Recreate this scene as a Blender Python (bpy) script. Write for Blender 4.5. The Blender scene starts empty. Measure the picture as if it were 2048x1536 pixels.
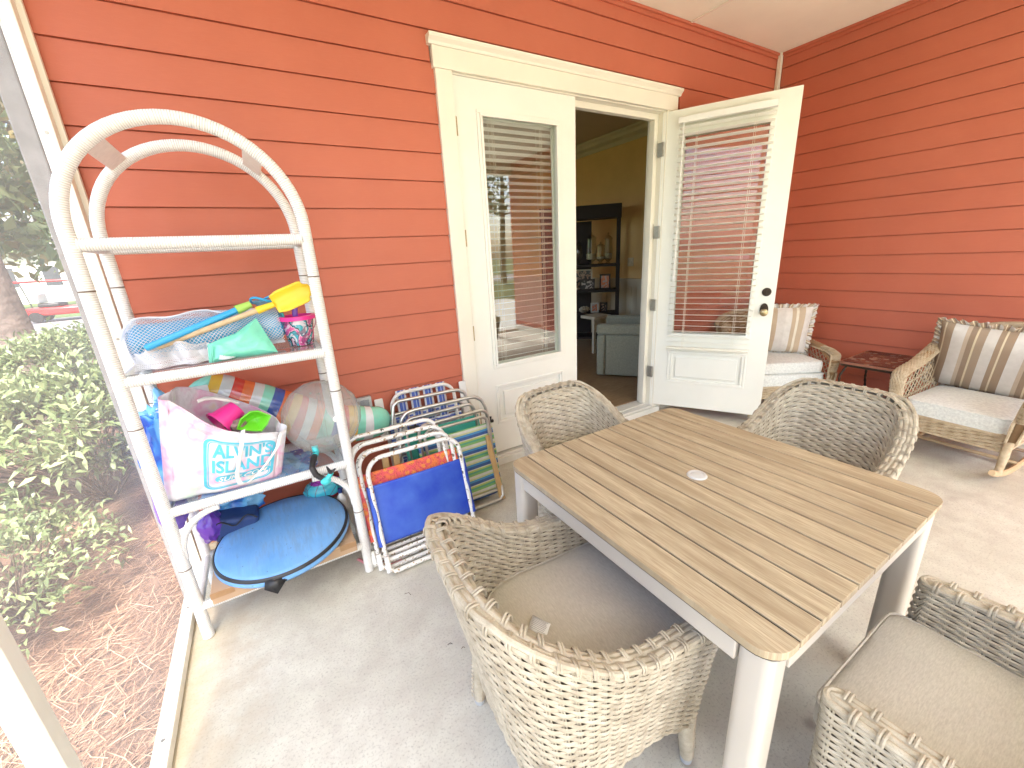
import bpy, math, random
from mathutils import Vector, Matrix, noise
from math import sin, cos, pi, radians
random.seed(7)
R_ = random.random
def ru(a, b): return a + (b - a) * R_()
scene = bpy.context.scene
COL = scene.collection
# ------------------------------------------------------------------ camera
F = 823.457
RW = ((0.85184526, -0.52107617, -0.05328489), (-0.19982285, -0.22925065, -0.9526358), (0.48418022, 0.82214583, -0.299409))
CAM = Vector((0, 0, 1.512))
cd = bpy.data.cameras.new('camera'); cam = bpy.data.objects.new('camera', cd); COL.objects.link(cam)
cd.sensor_width = 36; cd.lens = 36 * F / 2048; cd.clip_start = 0.02; cd.clip_end = 500
xr, yd, zf = Vector(RW[0]), Vector(RW[1]), Vector(RW[2])
m3 = Matrix((xr, -yd, -zf)).transposed()
cam.matrix_world = Matrix.Translation(CAM) @ m3.to_4x4()
scene.camera = cam
# ------------------------------------------------------------------ world, sun, exposure
SUN_EL, SUN_AZ = radians(57), radians(190)       # azimuth measured from +Y clockwise
w = bpy.data.worlds.new('World'); scene.world = w; w.use_nodes = True
nt = w.node_tree; bg = nt.nodes['Background']
sky = nt.nodes.new('ShaderNodeTexSky'); sky.sky_type = 'NISHITA'; sky.sun_disc = False
sky.sun_elevation = SUN_EL; sky.sun_rotation = SUN_AZ; sky.air_density = 1.0; sky.dust_density = 3.0; sky.ozone_density = .3
nt.links.new(sky.outputs[0], bg.inputs[0]); bg.inputs[1].default_value = 0.15
sl = bpy.data.lights.new('sun', 'SUN'); sun = bpy.data.objects.new('sun', sl); COL.objects.link(sun)
sl.energy = 2.6; sl.angle = radians(8); sl.color = (1, .97, .92)
sd = Vector((sin(SUN_AZ) * cos(SUN_EL), cos(SUN_AZ) * cos(SUN_EL), sin(SUN_EL)))
sun.rotation_euler = sd.to_track_quat('Z', 'Y').to_euler()
scene.view_settings.view_transform = 'Standard'; scene.view_settings.look = 'None'
scene.view_settings.exposure = 2.88; scene.view_settings.gamma = 1
scene.render.engine = 'CYCLES'
cy = scene.cycles
cy.max_bounces = 10; cy.diffuse_bounces = 6; cy.glossy_bounces = 4; cy.transmission_bounces = 6; cy.transparent_max_bounces = 24
cy.use_denoising = True; cy.sample_clamp_indirect = 8; cy.caustics_reflective = False; cy.caustics_refractive = False
# ------------------------------------------------------------------ helpers
def V(*a): return Vector(a)
def ray(u, v):
    a, b = (u - 1024) / F, (v - 768) / F
    return xr * a + yd * b + zf
def at(u, v, **k):
    "point of a photograph pixel on a real plane x=, y= or z="
    r = ray(u, v); (ax, val), = k.items(); i = 'xyz'.index(ax)
    return CAM + r * ((val - CAM[i]) / r[i])
def on(O, U, W, u, v):
    "local coordinates of a pixel on the plane O + a*U + b*W"
    n = U.cross(W); r = ray(u, v); P = CAM + r * (n.dot(O - CAM) / n.dot(r)); d = P - O
    return d.dot(U), d.dot(W), P

ORG = {}
class MB:
    def __init__(s): s.v = []; s.f = []; s.uv = []; s.m = []; s.mi = 0
    def add(s, vs, fs, uvs=None, mi=None):
        o = len(s.v); s.v += [tuple(p) for p in vs]
        for k, f in enumerate(fs):
            s.f.append(tuple(o + i for i in f)); s.m.append(s.mi if mi is None else mi)
            s.uv.append([uvs[i] for i in f] if uvs is not None and not isinstance(uvs, dict) else ([(0, 0)] * len(f) if uvs is None else uvs[k]))
        return s
    def box(s, a, b, rot=None, piv=None, mi=None):
        x0, y0, z0 = (min(a[i], b[i]) for i in range(3)); x1, y1, z1 = (max(a[i], b[i]) for i in range(3))
        vs = [V(x, y, z) for z in (z0, z1) for y in (y0, y1) for x in (x0, x1)]
        if rot is not None:
            c = V(*piv) if piv is not None else V((x0 + x1) / 2, (y0 + y1) / 2, (z0 + z1) / 2)
            vs = [c + rot @ (p - c) for p in vs]
        fs = [(0, 2, 3, 1), (4, 5, 7, 6), (0, 1, 5, 4), (2, 6, 7, 3), (0, 4, 6, 2), (1, 3, 7, 5)]
        dx, dy, dz = x1 - x0, y1 - y0, z1 - z0
        q = lambda p, r: [(0, 0), (p, 0), (p, r), (0, r)]
        s.add(vs, fs, {0: q(dy, dx), 1: q(dx, dy), 2: q(dx, dz), 3: q(dz, dx), 4: q(dz, dy), 5: q(dy, dz)}, mi); return s
    def quad(s, pts, uvs=None, mi=None): s.add(pts, [tuple(range(len(pts)))], uvs or [(0, 0), (1, 0), (1, 1), (0, 1)][:len(pts)] if len(pts) <= 4 else None, mi); return s
    def tube(s, P, r, seg=8, closed=False, cap=True, flat=None, up=None, mi=None, uo=0.0):
        "sweep; r float or list; flat=(a,b) section half sizes scaled by r"
        P = [V(*p) for p in P]; n = len(P)
        rr = r if isinstance(r, (list, tuple)) else [r] * n
        T = []
        for i in range(n):
            a = P[i - 1] if (i > 0 or closed) else P[i]; b = P[(i + 1) % n] if (i < n - 1 or closed) else P[i]
            t = (b - a); T.append(t.normalized() if t.length > 1e-9 else V(0, 0, 1))
        N = V(*up) if up is not None else (V(0, 0, 1) if abs(T[0].z) < .9 else V(1, 0, 0))
        N = (N - T[0] * N.dot(T[0])).normalized(); vs = []; uv = []; L = uo
        fa, fb = flat or (1, 1)
        for i in range(n):
            if i:
                L += (P[i] - P[i - 1]).length
                if up is not None: N = V(*up)
                N = (N - T[i] * N.dot(T[i])).normalized()
            B = T[i].cross(N)
            for k in range(seg + 1):
                a = 2 * pi * k / seg; vs.append(P[i] + N * (cos(a) * rr[i] * fa) + B * (sin(a) * rr[i] * fb)); uv.append((k / seg, L))
        fs = []; W = seg + 1
        for i in range(n - (0 if closed else 1)):
            j = (i + 1) % n
            for k in range(seg): fs.append((i * W + k, i * W + k + 1, j * W + k + 1, j * W + k))
        if cap and not closed:
            fs.append(tuple(range(seg - 1, -1, -1))); fs.append(tuple((n - 1) * W + k for k in range(seg)))
        s.add(vs, fs, uv, mi); return s
    def lathe(s, prof, c=(0, 0, 0), seg=24, M=None, mi=None):
        c = V(*c); vs = []; uv = []; W = seg + 1; L = 0
        for i, (r, z) in enumerate(prof):
            if i: L += math.hypot(r - prof[i - 1][0], z - prof[i - 1][1])
            for k in range(W):
                a = 2 * pi * k / seg; p = V(r * cos(a), r * sin(a), z)
                vs.append(c + (M @ p if M is not None else p)); uv.append((k / seg, L))
        fs = [(i * W + k, i * W + k + 1, (i + 1) * W + k + 1, (i + 1) * W + k) for i in range(len(prof) - 1) for k in range(seg)]
        s.add(vs, fs, uv, mi); return s
    def grid(s, fn, nu, nv, mi=None, thick=0, scale=(1, 1)):
        vs = []; uv = []
        for i in range(nu + 1):
            for j in range(nv + 1):
                vs.append(V(*fn(i / nu, j / nv))); uv.append((i / nu * scale[0], j / nv * scale[1]))
        W = nv + 1
        fs = [(i * W + j, (i + 1) * W + j, (i + 1) * W + j + 1, i * W + j + 1) for i in range(nu) for j in range(nv)]
        s.add(vs, fs, uv, mi); return s
    def prism(s, poly, z0, z1, mi=None):
        n = len(poly); vs = [V(x, y, z0) for x, y in poly] + [V(x, y, z1) for x, y in poly]
        fs = [tuple(range(n - 1, -1, -1)), tuple(range(n, 2 * n))] + [(i, (i + 1) % n, n + (i + 1) % n, n + i) for i in range(n)]
        s.add(vs, fs, [(p[0], p[1]) for p in vs], mi); return s
    def xf(s, M, start=0):
        for i in range(start, len(s.v)): s.v[i] = tuple(M @ V(*s.v[i]))
        return s
def build(name, mb, mats, parent=None, smooth=None, bev=0, solid=0, world=True, subsurf=0, bseg=2, soff=0):
    me = bpy.data.meshes.new(name); o_ = V(0, 0, 0)
    if parent is not None and world: o_ = ORG.get(parent.name, V(0, 0, 0))
    me.from_pydata([tuple(V(*p) - o_) for p in mb.v], [], mb.f)
    if not isinstance(mats, (list, tuple)): mats = [mats]
    for m in mats: me.materials.append(m)
    me.polygons.foreach_set('material_index', [min(i, len(mats) - 1) for i in mb.m])
    ul = me.uv_layers.new(name='UVMap'); flat = []
    for q in mb.uv:
        for a in q: flat += [a[0], a[1]]
    ul.data.foreach_set('uv', flat)
    me.validate(clean_customdata=False); me.update()
    if smooth is None: smooth = True
    if smooth:
        me.polygons.foreach_set('use_smooth', [True] * len(me.polygons)); me.set_sharp_from_angle(angle=radians(38))
    ob = bpy.data.objects.new(name, me); COL.objects.link(ob)
    if parent is not None: ob.parent = parent; ORG[ob.name] = o_
    if solid:
        md = ob.modifiers.new('solid', 'SOLIDIFY'); md.thickness = solid; md.offset = soff
    if bev:
        md = ob.modifiers.new('bevel', 'BEVEL'); md.width = bev; md.segments = bseg; md.limit_method = 'ANGLE'; md.angle_limit = radians(40)
    if subsurf:
        md = ob.modifiers.new('sub', 'SUBSURF'); md.levels = subsurf; md.render_levels = subsurf
    return ob
def tag(o, label, cat, group=None):
    o['label'] = label; o['category'] = cat
    if group: o['group'] = group
    return o
def thing(name, label, cat, loc=(0, 0, 0), rz=0, group=None):
    o = bpy.data.objects.new(name, None); COL.objects.link(o); o.empty_display_size = .1
    o.location = loc; o.rotation_euler = (0, 0, rz); ORG[o.name] = V(*loc)
    return tag(o, label, cat, group)
def struct(o, stuff=False): o['kind'] = 'stuff' if stuff else 'structure'; return o
def dup(root, loc, rz, label=None, group=None):
    r = root.copy(); COL.objects.link(r); r.location = loc; r.rotation_euler = (0, 0, rz)
    if label: r['label'] = label
    if group: r['group'] = group
    for ch in list(root.children):
        c = ch.copy(); COL.objects.link(c); c.parent = r
        for g in ch.children:
            d = g.copy(); COL.objects.link(d); d.parent = c
    return r
# ------------------------------------------------------------------ materials
class NT:
    def __init__(s, name):
        s.m = bpy.data.materials.new(name); s.m.use_nodes = True; s.t = s.m.node_tree; s.b = s.t.nodes['Principled BSDF']; s.out = s.t.nodes['Material Output']
    def n(s, typ, **k):
        x = s.t.nodes.new('ShaderNode' + typ)
        for a, b in k.items():
            if a.startswith('i_'): x.inputs[int(a[2:]) if a[2:].isdigit() else a[2:].replace('_', ' ')].default_value = b
            else: setattr(x, a, b)
        return x
    def l(s, a, b): s.t.links.new(a, b)
    def coord(s, kind='Object', scale=(1, 1, 1), rot=(0, 0, 0)):
        c = s.n('TexCoord'); mp = s.n('Mapping'); mp.inputs['Scale'].default_value = scale; mp.inputs['Rotation'].default_value = rot
        s.l(c.outputs[kind], mp.inputs[0]); return mp.outputs[0]
    def noise(s, co, scale, detail=4, rough=.55, dist=0):
        x = s.n('TexNoise'); x.inputs['Scale'].default_value = scale; x.inputs['Detail'].default_value = detail; x.inputs['Roughness'].default_value = rough; x.inputs['Distortion'].default_value = dist
        s.l(co, x.inputs['Vector']); return x.outputs['Fac']
    def ramp(s, fac, stops, interp='LINEAR'):
        x = s.n('ValToRGB'); cr = x.color_ramp; cr.interpolation = interp
        while len(cr.elements) < len(stops): cr.elements.new(.5)
        for e, (p, c) in zip(cr.elements, stops): e.position = p; e.color = (*c, 1) if len(c) == 3 else c
        s.l(fac, x.inputs[0]); return x.outputs[0]
    def mix(s, fac, a, b, mode='MIX'):
        x = s.n('Mix', data_type='RGBA', blend_type=mode)
        for sock, v in ((x.inputs[0], fac), (x.inputs[6], a), (x.inputs[7], b)):
            if hasattr(v, 'links'): s.l(v, sock)
            else: sock.default_value = v if not isinstance(v, tuple) else ((*v, 1) if len(v) == 3 else v)
        return x.outputs[2]
    def math(s, op, a, b=0, c=0):
        x = s.n('Math', operation=op)
        for i, v in enumerate((a, b, c)):
            if hasattr(v, 'links'): s.l(v, x.inputs[i])
            else: x.inputs[i].default_value = v
        return x.outputs[0]
    def bump(s, h, strength=.3, dist=.002):
        x = s.n('Bump'); x.inputs['Strength'].default_value = strength; x.inputs['Distance'].default_value = dist
        s.l(h, x.inputs['Height']); s.l(x.outputs[0], s.b.inputs['Normal']); return x
    def col(s, v):
        if hasattr(v, 'links'): s.l(v, s.b.inputs['Base Color'])
        else: s.b.inputs['Base Color'].default_value = (*v, 1)
    def set(s, **k):
        for a, v in k.items(): s.b.inputs[a.replace('_', ' ')].default_value = v
        return s
def simple(name, col, rough=.5, var=.12, scale=20, bump=.0, bscale=200, bdist=.001, metal=0, coat=0, trans=0, sheen=0, vcol=None):
    t = NT(name); co = t.coord()
    n = t.noise(co, scale, 5)
    dark = tuple(c * (1 - var) for c in col); lite = tuple(min(1, c * (1 + var)) for c in col)
    t.col(t.ramp(n, [(.3, vcol or dark), (.7, lite)])); t.set(Roughness=rough, Metallic=metal)
    if coat: t.b.inputs['Coat Weight'].default_value = coat
    if trans: t.b.inputs['Transmission Weight'].default_value = trans
    if sheen: t.b.inputs['Sheen Weight'].default_value = sheen
    if bump: t.bump(t.noise(co, bscale, 3), bump, bdist)
    return t.m
M = {}
# siding
def siding_mat():
    t = NT('siding paint'); co = t.coord(); n = t.noise(co, 1.3, 4); n2 = t.noise(t.coord(scale=(3, 3, 40)), 6, 4)
    a = t.ramp(n, [(.3, (.465, .120, .066)), (.7, (.52, .142, .080))])
    t.col(t.mix(t.ramp(n2, [(.45, (0, 0, 0)), (.8, (.12, .12, .12))]), a, (.62, .22, .14)))
    t.set(Roughness=.52); t.bump(t.noise(t.coord(scale=(8, 8, 60)), 12, 6), .25, .0015); return t.m
M['siding'] = siding_mat()
M['cream'] = simple('cream trim paint', (.79, .755, .655), .42, .04, 3, .12, 60, .001)
M['frame'] = simple('white screen frame', (.82, .79, .70), .45, .05, 4, .2, 50, .001)
M['door'] = simple('white door paint', (.80, .795, .73), .38, .03, 3, .1, 120, .0006)
M['ceil'] = simple('ceiling panel paint', (.85, .85, .73), .6, .04, 2, .15, 30, .001)
def concrete():
    t = NT('concrete slab'); co = t.coord(); big = t.noise(co, 1.6, 6, .6); mid = t.noise(co, 9, 6, .65); fine = t.noise(co, 120, 4, .75)
    c = t.ramp(big, [(.30, (.47, .455, .375)), (.5, (.59, .575, .49)), (.72, (.67, .66, .58))])
    c = t.mix(t.ramp(mid, [(.35, (.6, .6, .6)), (.6, (0, 0, 0))]), c, (.47, .43, .37))
    c = t.mix(t.ramp(fine, [(.34, (.75, .75, .75)), (.47, (0, 0, 0))]), c, (.32, .30, .25))
    # stain along the screen wall (rust/tannin)
    s = t.n('SeparateXYZ'); t.l(co, s.inputs[0])
    e = t.math('ADD', s.outputs[0], t.math('MULTIPLY', mid, .5))
    c = t.mix(t.ramp(t.math('ADD', e, .37), [(.08, (.6, .6, .6)), (.36, (0, 0, 0))]), c, (.47, .37, .23))
    sp = t.n('TexVoronoi'); sp.inputs['Scale'].default_value = 2.3; t.l(co, sp.inputs[0])
    bl = t.noise(t.coord(), 3.1, 3, .5); c = t.mix(t.ramp(bl, [(.60, (0, 0, 0)), (.72, (.5, .5, .5))]), c, (.36, .32, .27))
    c = t.mix(t.ramp(t.math('ADD', sp.outputs[0], t.math('MULTIPLY', mid, .12)), [(.085, (.8, .8, .8)), (.13, (0, 0, 0))]), c, (.30, .27, .23))
    t.col(c); t.set(Roughness=.75); t.bump(t.math('ADD', t.math('MULTIPLY', fine, .5), mid), .25, .002); return t.m
M['concrete'] = concrete()
def wood():
    t = NT('table teak'); co = t.coord('UV', (28, 1.1, 1)); fine = t.noise(co, 9, 7, .7, .2); co2 = t.coord('UV', (7, .6, 1)); b = t.noise(co2, 3.2, 5, .6, .8)
    c = t.ramp(b, [(.28, (.29, .22, .13)), (.5, (.465, .38, .25)), (.70, (.62, .52, .35))])
    c = t.mix(t.ramp(fine, [(.35, (.8, .8, .8)), (.62, (0, 0, 0))]), c, (.30, .215, .13))
    t.col(c); t.set(Roughness=.6); t.bump(fine, .3, .0012); return t.m
M['wood'] = wood()
M['slit'] = simple('slat gap shade', (.022, .015, .010), .9)
M['taupe'] = simple('taupe powder coat', (.53, .485, .42), .4, .03, 5, .1, 300, .0004)
def wicker(name, a, b, c):
    t = NT(name); co = t.coord('UV', (3, 60, 1)); n = t.noise(t.coord('Object', (1, 1, 1)), 26, 5); n2 = t.noise(t.coord('Object', (60, 60, 220)), 6, 3)
    k = t.ramp(n, [(.3, a), (.5, b), (.72, c)]); t.col(t.mix(t.ramp(n2, [(.4, (.4, .4, .4)), (.6, (0, 0, 0))]), k, a)); t.set(Roughness=.5); t.bump(n2, .25, .0006); return t.m
M['weave'] = wicker('resin wicker', (.33, .28, .205), (.48, .42, .32), (.60, .545, .43))
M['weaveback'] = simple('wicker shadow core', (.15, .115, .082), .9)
M['cane'] = wicker('natural cane', (.40, .305, .19), (.54, .435, .295), (.64, .545, .395))
M['caneback'] = simple('cane core', (.32, .20, .10), .9)
def rattan():
    t = NT('white wrapped rattan'); u = t.n('TexCoord'); s = t.n('SeparateXYZ'); t.l(u.outputs['UV'], s.inputs[0])
    nz = t.noise(t.coord('Object'), 40, 3); ph = t.math('ADD', t.math('MULTIPLY', s.outputs[1], 2 * pi / .0075), t.math('MULTIPLY', nz, 2.2))
    wv = t.math('SINE', ph); h = t.math('ABSOLUTE', t.math('SINE', t.math('MULTIPLY', ph, .5)))
    gn = t.noise(t.coord('UV', (1.2, 45, 1)), 2.4, 4)
    gap = t.math('MULTIPLY', t.ramp(h, [(.0, (1, 1, 1)), (.32, (0, 0, 0))]), t.ramp(gn, [(.30, (.12, .12, .12)), (.50, (1, 1, 1))]))
    t.col(t.mix(gap, (.79, .78, .76), (.12, .105, .09))); t.set(Roughness=.5); t.bump(h, .6, .0022); return t.m
M['rattan'] = rattan()
M['whitemetal'] = None
def chipped():
    t = NT('chipped white enamel'); co = t.coord(); n = t.noise(co, 38, 5, .7)
    k = t.ramp(n, [(.575, (0, 0, 0)), (.60, (1, 1, 1))]); r = t.noise(co, 11, 3)
    t.col(t.mix(k, (.80, .79, .76), t.ramp(r, [(.4, (.06, .045, .035)), (.62, (.42, .25, .08))]))); t.set(Roughness=.35); return t.m
M['whitemetal'] = chipped()
M['alu'] = simple('brushed aluminium', (.62, .62, .60), .28, .1, 15, metal=.9)
M['black'] = simple('black plastic', (.02, .02, .022), .45)
M['bronze'] = simple('aged bronze', (.05, .035, .025), .38, .3, 30, metal=.7)
M['brass'] = simple('worn brass', (.42, .33, .18), .3, .3, 60, metal=.8)
M['steel'] = simple('hinge steel', (.36, .34, .30), .4, .15, 40, metal=.7)
def fabric(name, a, b, sc=(2, 2, 2), rough=.9, b_=.3):
    t = NT(name); n = t.noise(t.coord(scale=sc), 60, 4, .7); n1 = t.noise(t.coord(), 4, 4)
    k = t.ramp(n, [(.35, a), (.65, b)]); t.col(t.mix(t.ramp(n1, [(.3, (.25, .25, .25)), (.7, (0, 0, 0))]), k, a)); t.set(Roughness=rough)
    t.b.inputs['Sheen Weight'].default_value = .15
    t.bump(t.math('ADD', t.math('MULTIPLY', n, .35), t.noise(t.coord(), 9, 4)), b_, .004); return t.m
M['seatfab'] = fabric('woven beige seat fabric', (.44, .40, .335), (.58, .535, .46), (1, 6, 6))
M['whitecush'] = fabric('soiled white cushion cloth', (.60, .615, .59), (.79, .81, .77), (1, 1, 1), b_=.5)
def stripes(name, cols, coord='UV', axis=0, scale=1, rough=.85, bump=.3, coat=0, warp=0.0, n=None):
    t = NT(name); u = t.n('TexCoord'); s = t.n('SeparateXYZ'); t.l(u.outputs[coord], s.inputs[0])
    x = t.math('MULTIPLY', s.outputs[axis], scale)
    if warp: x = t.math('ADD', x, t.math('MULTIPLY', t.noise(t.coord(), 8, 2), warp))
    x = t.math('FRACT', x); tot = sum(c[1] for c in cols); st = []; p = 0
    for c, wd in cols: st.append((p / tot, c)); p += wd
    k = t.ramp(x, st, 'CONSTANT'); nn = t.noise(t.coord(), 30, 4)
    t.col(t.mix(t.ramp(nn, [(.3, (.18, .18, .18)), (.7, (0, 0, 0))]), k, (.3, .26, .22))); t.set(Roughness=rough)
    if coat: t.b.inputs['Coat Weight'].default_value = coat
    if bump: t.bump(t.math('ADD', t.math('MULTIPLY', t.noise(t.coord(), 300, 2), .3), t.noise(t.coord(), 12, 3)), bump, .003)
    return t.m
M['pillow'] = stripes('taupe striped pillow cloth', [((.58, .54, .50), 4), ((.32, .235, .165), 3), ((.62, .52, .35), .8), ((.27, .19, .13), 2.2), ((.48, .38, .29), 1.6), ((.62, .585, .55), 5), ((.30, .21, .14), 3), ((.64, .54, .38), .7), ((.30, .21, .14), 2)], scale=2)
M['pillow2'] = stripes('pale striped pillow cloth', [((.68, .64, .60), 4), ((.52, .40, .28), 3), ((.74, .68, .56), 1.2), ((.52, .40, .28), 2), ((.72, .68, .64), 3)], scale=2.1)
WH, GR, RE, ORr, YE, MI, BL = (.72, .73, .74), (.60, .62, .63), (.62, .035, .02), (.74, .15, .03), (.78, .47, .05), (.22, .66, .50), (.02, .08, .40)
M['float'] = stripes('striped vinyl', [(MI, 1.5), (YE, 1), (GR, 1), (RE, 1), (ORr, 1), (GR, 1), (MI, 1), (BL, 1), (ORr, 1), (YE, 1), (RE, 1), (GR, 1), (ORr, 1), (MI, 1.4), (BL, 1), (RE, 1), (YE, 1), (MI, 1), (WH, 1), (MI, 3)], axis=1, scale=1, rough=.12, bump=.15, coat=.6)
M['vmint'] = simple('mint vinyl', MI, .15, .06, 12, .3, 14, .004, coat=.5)
def plasticM(n, c, r=.3): M[n] = simple(n + ' plastic', c, r, .06, 8, .05, 40, .001)
plasticM('yellow', (.80, .58, .03)); plasticM('bluep', (.03, .34, .66)); plasticM('limep', (.36, .62, .12)); plasticM('greenp', (.16, .62, .03), .35)
plasticM('pinkp', (.82, .04, .30)); plasticM('purplep', (.16, .05, .45)); plasticM('tealp', (.05, .52, .55)); plasticM('whitep', (.78, .77, .74)); plasticM('redp', (.6, .03, .02))
M['handlewood'] = simple('pale wood handle', (.56, .41, .25), .6, .15, 30, .2, 80)
M['armwood'] = simple('oiled wood arm', (.55, .36, .16), .4, .25, 9, .2, 60)
M['mintfoil'] = simple('mint plastic wrap', (.16, .60, .44), .22, .12, 9, .8, 22, .006, coat=.4)
M['netting'] = simple('white netting cord', (.72, .72, .76), .8)
M['bluevinyl'] = simple('blue inflatable vinyl', (.05, .38, .66), .3, .1, 6, .5, 16, .006, coat=.3)
M['diskfab'] = None
def disk():
    t = NT('faded blue nylon'); co = t.coord(); n = t.noise(co, 5, 4); st = t.noise(t.coord(scale=(7, 1.2, 1), rot=(0, 0, -.9)), 9, 5, .6); sp = t.noise(co, 60, 2)
    c = t.ramp(n, [(.3, (.12, .31, .62)), (.7, (.19, .40, .70))])
    c = t.mix(t.ramp(t.math('MULTIPLY', st, t.math('ADD', n, .45)), [(.46, (0, 0, 0)), (.66, (.34, .34, .34))]), c, (.17, .24, .34))
    c = t.mix(t.ramp(sp, [(.24, (.7, .7, .7)), (.30, (0, 0, 0))]), c, (.08, .09, .12))
    t.col(c); t.set(Roughness=.5); t.bump(t.math('ADD', t.noise(t.coord(scale=(5, 1, 1)), 6, 3), t.math('MULTIPLY', n, .5)), .35, .005); return t.m
M['diskfab'] = disk()
def kraft():
    t = NT('kraft cardboard'); n = t.noise(t.coord(), 7, 4); f = t.noise(t.coord(scale=(1, 12, 12)), 40, 3)
    t.col(t.mix(t.math('MULTIPLY', f, .35), t.ramp(n, [(.3, (.44, .29, .18)), (.7, (.52, .36, .23))]), (.36, .24, .15))); t.set(Roughness=.85); t.bump(f, .15, .001); return t.m
M['kraft'] = kraft(); M['kraftdk'] = simple('brown packing tape', (.34, .20, .10), .3); M['kraftblk'] = simple('print ink', (.05, .04, .035), .8)
M['royal'] = simple('royal blue mesh sling', (.010, .045, .42), .5, .1, 7, .15, 500, .0005, vcol=(.05, .13, .55))
def floral():
    t = NT('orange floral sling'); co = t.coord(); v = t.n('TexVoronoi', feature='SMOOTH_F1'); v.inputs['Scale'].default_value = 26; t.l(co, v.inputs[0]); n = t.noise(co, 30, 2, .5, 2.5)
    t.col(t.mix(t.ramp(n, [(.47, (0, 0, 0)), (.5, (1, 1, 1)), (.53, (0, 0, 0))]), t.ramp(v.outputs[0], [(.25, (.80, .28, .05)), (.4, (.72, .08, .12)), (.62, (.78, .2, .05))]), (.35, .02, .04))); t.set(Roughness=.7); return t.m
M['floral'] = floral()
M['strip'] = stripes('blue green striped sling', [((.03, .11, .34), 2.2), ((.05, .30, .62), 1.6), ((.60, .66, .30), 1.2), ((.70, .72, .64), 2), ((.22, .50, .16), 1.6), ((.10, .42, .26), 1.4), ((.42, .60, .14), 1.2), ((.66, .66, .58), .8)], axis=1, scale=10, rough=.6, bump=.1)
M['tealsling'] = simple('teal sling', (.06, .42, .32), .6, .1, 10, .1, 400)
M['webbing'] = stripes('blue white webbing', [((.72, .73, .78), 1), ((.04, .11, .48), 1.5), ((.35, .45, .70), .5), ((.04, .11, .48), 1), ((.72, .73, .78), 1)], axis=0, scale=1, rough=.5, bump=.2)
# glass-like: transparent body with fresnel reflection (same for every ray)
def clear(name, tint=(1, 1, 1), boost=1.6, ior=1.5, haze=0, hazecol=(.8, .8, .8), rough=0.0):
    t = NT(name); t.t.nodes.remove(t.b); tr = t.n('BsdfTransparent'); tr.inputs[0].default_value = (*tint, 1); gl = t.n('BsdfGlossy'); gl.inputs['Roughness'].default_value = rough
    fr = t.n('Fresnel'); fr.inputs[0].default_value = ior; g = t.n('NewGeometry')
    k = t.math('MINIMUM', t.math('MULTIPLY', fr.outputs[0], boost), 1.0)
    k = t.math('MULTIPLY', k, t.math('SUBTRACT', 1.0, g.outputs['Backfacing']))
    mx = t.n('MixShader'); t.l(k, mx.inputs[0]); t.l(tr.outputs[0], mx.inputs[1]); t.l(gl.outputs[0], mx.inputs[2]); o = mx.outputs[0]
    if haze:
        df = t.n('BsdfDiffuse'); df.inputs[0].default_value = (*hazecol, 1); m2 = t.n('MixShader')
        hz = t.math('MULTIPLY', t.ramp(t.noise(t.coord(), 9, 4), [(.3, (.5, .5, .5)), (.75, (1, 1, 1))]), haze)
        t.l(hz, m2.inputs[0]); t.l(o, m2.inputs[1]); t.l(df.outputs[0], m2.inputs[2]); o = m2.outputs[0]
    t.l(o, t.out.inputs[0]); return t.m
M['pane'] = clear('window glass', (.93, .95, .93), 3.2)
M['shelfglass'] = clear('scratched shelf glass', (.86, .90, .92), 1.5, haze=.16, hazecol=(.45, .50, .56))
M['ballclear'] = clear('clear vinyl', (.95, .96, .96), 1.7, haze=.34, hazecol=(.66, .69, .67), rough=.03)
M['jar'] = clear('jar glass', (.85, .85, .8), 2.5)
def screenM():
    t = NT('insect screen'); t.t.nodes.remove(t.b); tr = t.n('BsdfTransparent'); df = t.n('BsdfDiffuse'); df.inputs[0].default_value = (.42, .38, .36, 1); mx = t.n('MixShader')
    n = t.noise(t.coord(), 2.2, 4, .6); t.l(t.math('MULTIPLY_ADD', n, .40, .16), mx.inputs[0]); tl = t.n('BsdfTranslucent'); tl.inputs[0].default_value = (.50, .46, .43, 1); m2 = t.n('MixShader'); m2.inputs[0].default_value = .5; t.l(df.outputs[0], m2.inputs[1]); t.l(tl.outputs[0], m2.inputs[2]); t.l(tr.outputs[0], mx.inputs[1]); t.l(m2.outputs[0], mx.inputs[2]); t.l(mx.outputs[0], t.out.inputs[0]); return t.m
M['screen'] = screenM()
# ================================================================== THE PORCH
WY, RX, CZ = 2.52, 4.524, 3.126     # house wall, side wall, ceiling
Z0, DZ = 1.498, .1506               # a siding line and the exposure
fl = MB(); fl.grid(lambda a, b: (-.60 + a * 5.30, -2.3 + b * 4.85, 0), 6, 6); fl.box((-.60, -2.3, -.30), (4.70, 2.55, -.004))
struct(build('porch_floor', fl, M['concrete'], smooth=False))
def lap(mb, axis, a0, a1, z0, z1, face):
    "one course of lap siding between a0 and a1; axis 'x': wall facing -y at y=face, 'y': wall facing -x at x=face"
    t0, t1 = .0105, .002
    pr = [(-t0, z0), (-t1, z1 - .0050), (.008, z1 - .0050), (.008, z1 + .003), (.02, z1 + .003), (.02, z0 + .0005), (.004, z0 + .0005), (-t0 + .001, z0 - .0005)]
    vs = []
    for a in (a0, a1):
        for d, z in pr: vs.append(V(a, face + d, z) if axis == 'x' else V(face + d, a, z))
    n = len(pr); fs = [(i, (i + 1) % n, n + (i + 1) % n, n + i) for i in range(n)] + [tuple(range(n)), tuple(range(2 * n - 1, n - 1, -1))]
    if axis == 'y': fs = [f[::-1] for f in fs]
    mb.add(vs, fs, [(p.x + p.y, p.z) for p in vs])
hw = thing('house_wall', 'long orange-red lap siding wall of the house, with the french doors in it', 'wall', (0, WY, 0))
mb = MB()
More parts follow.
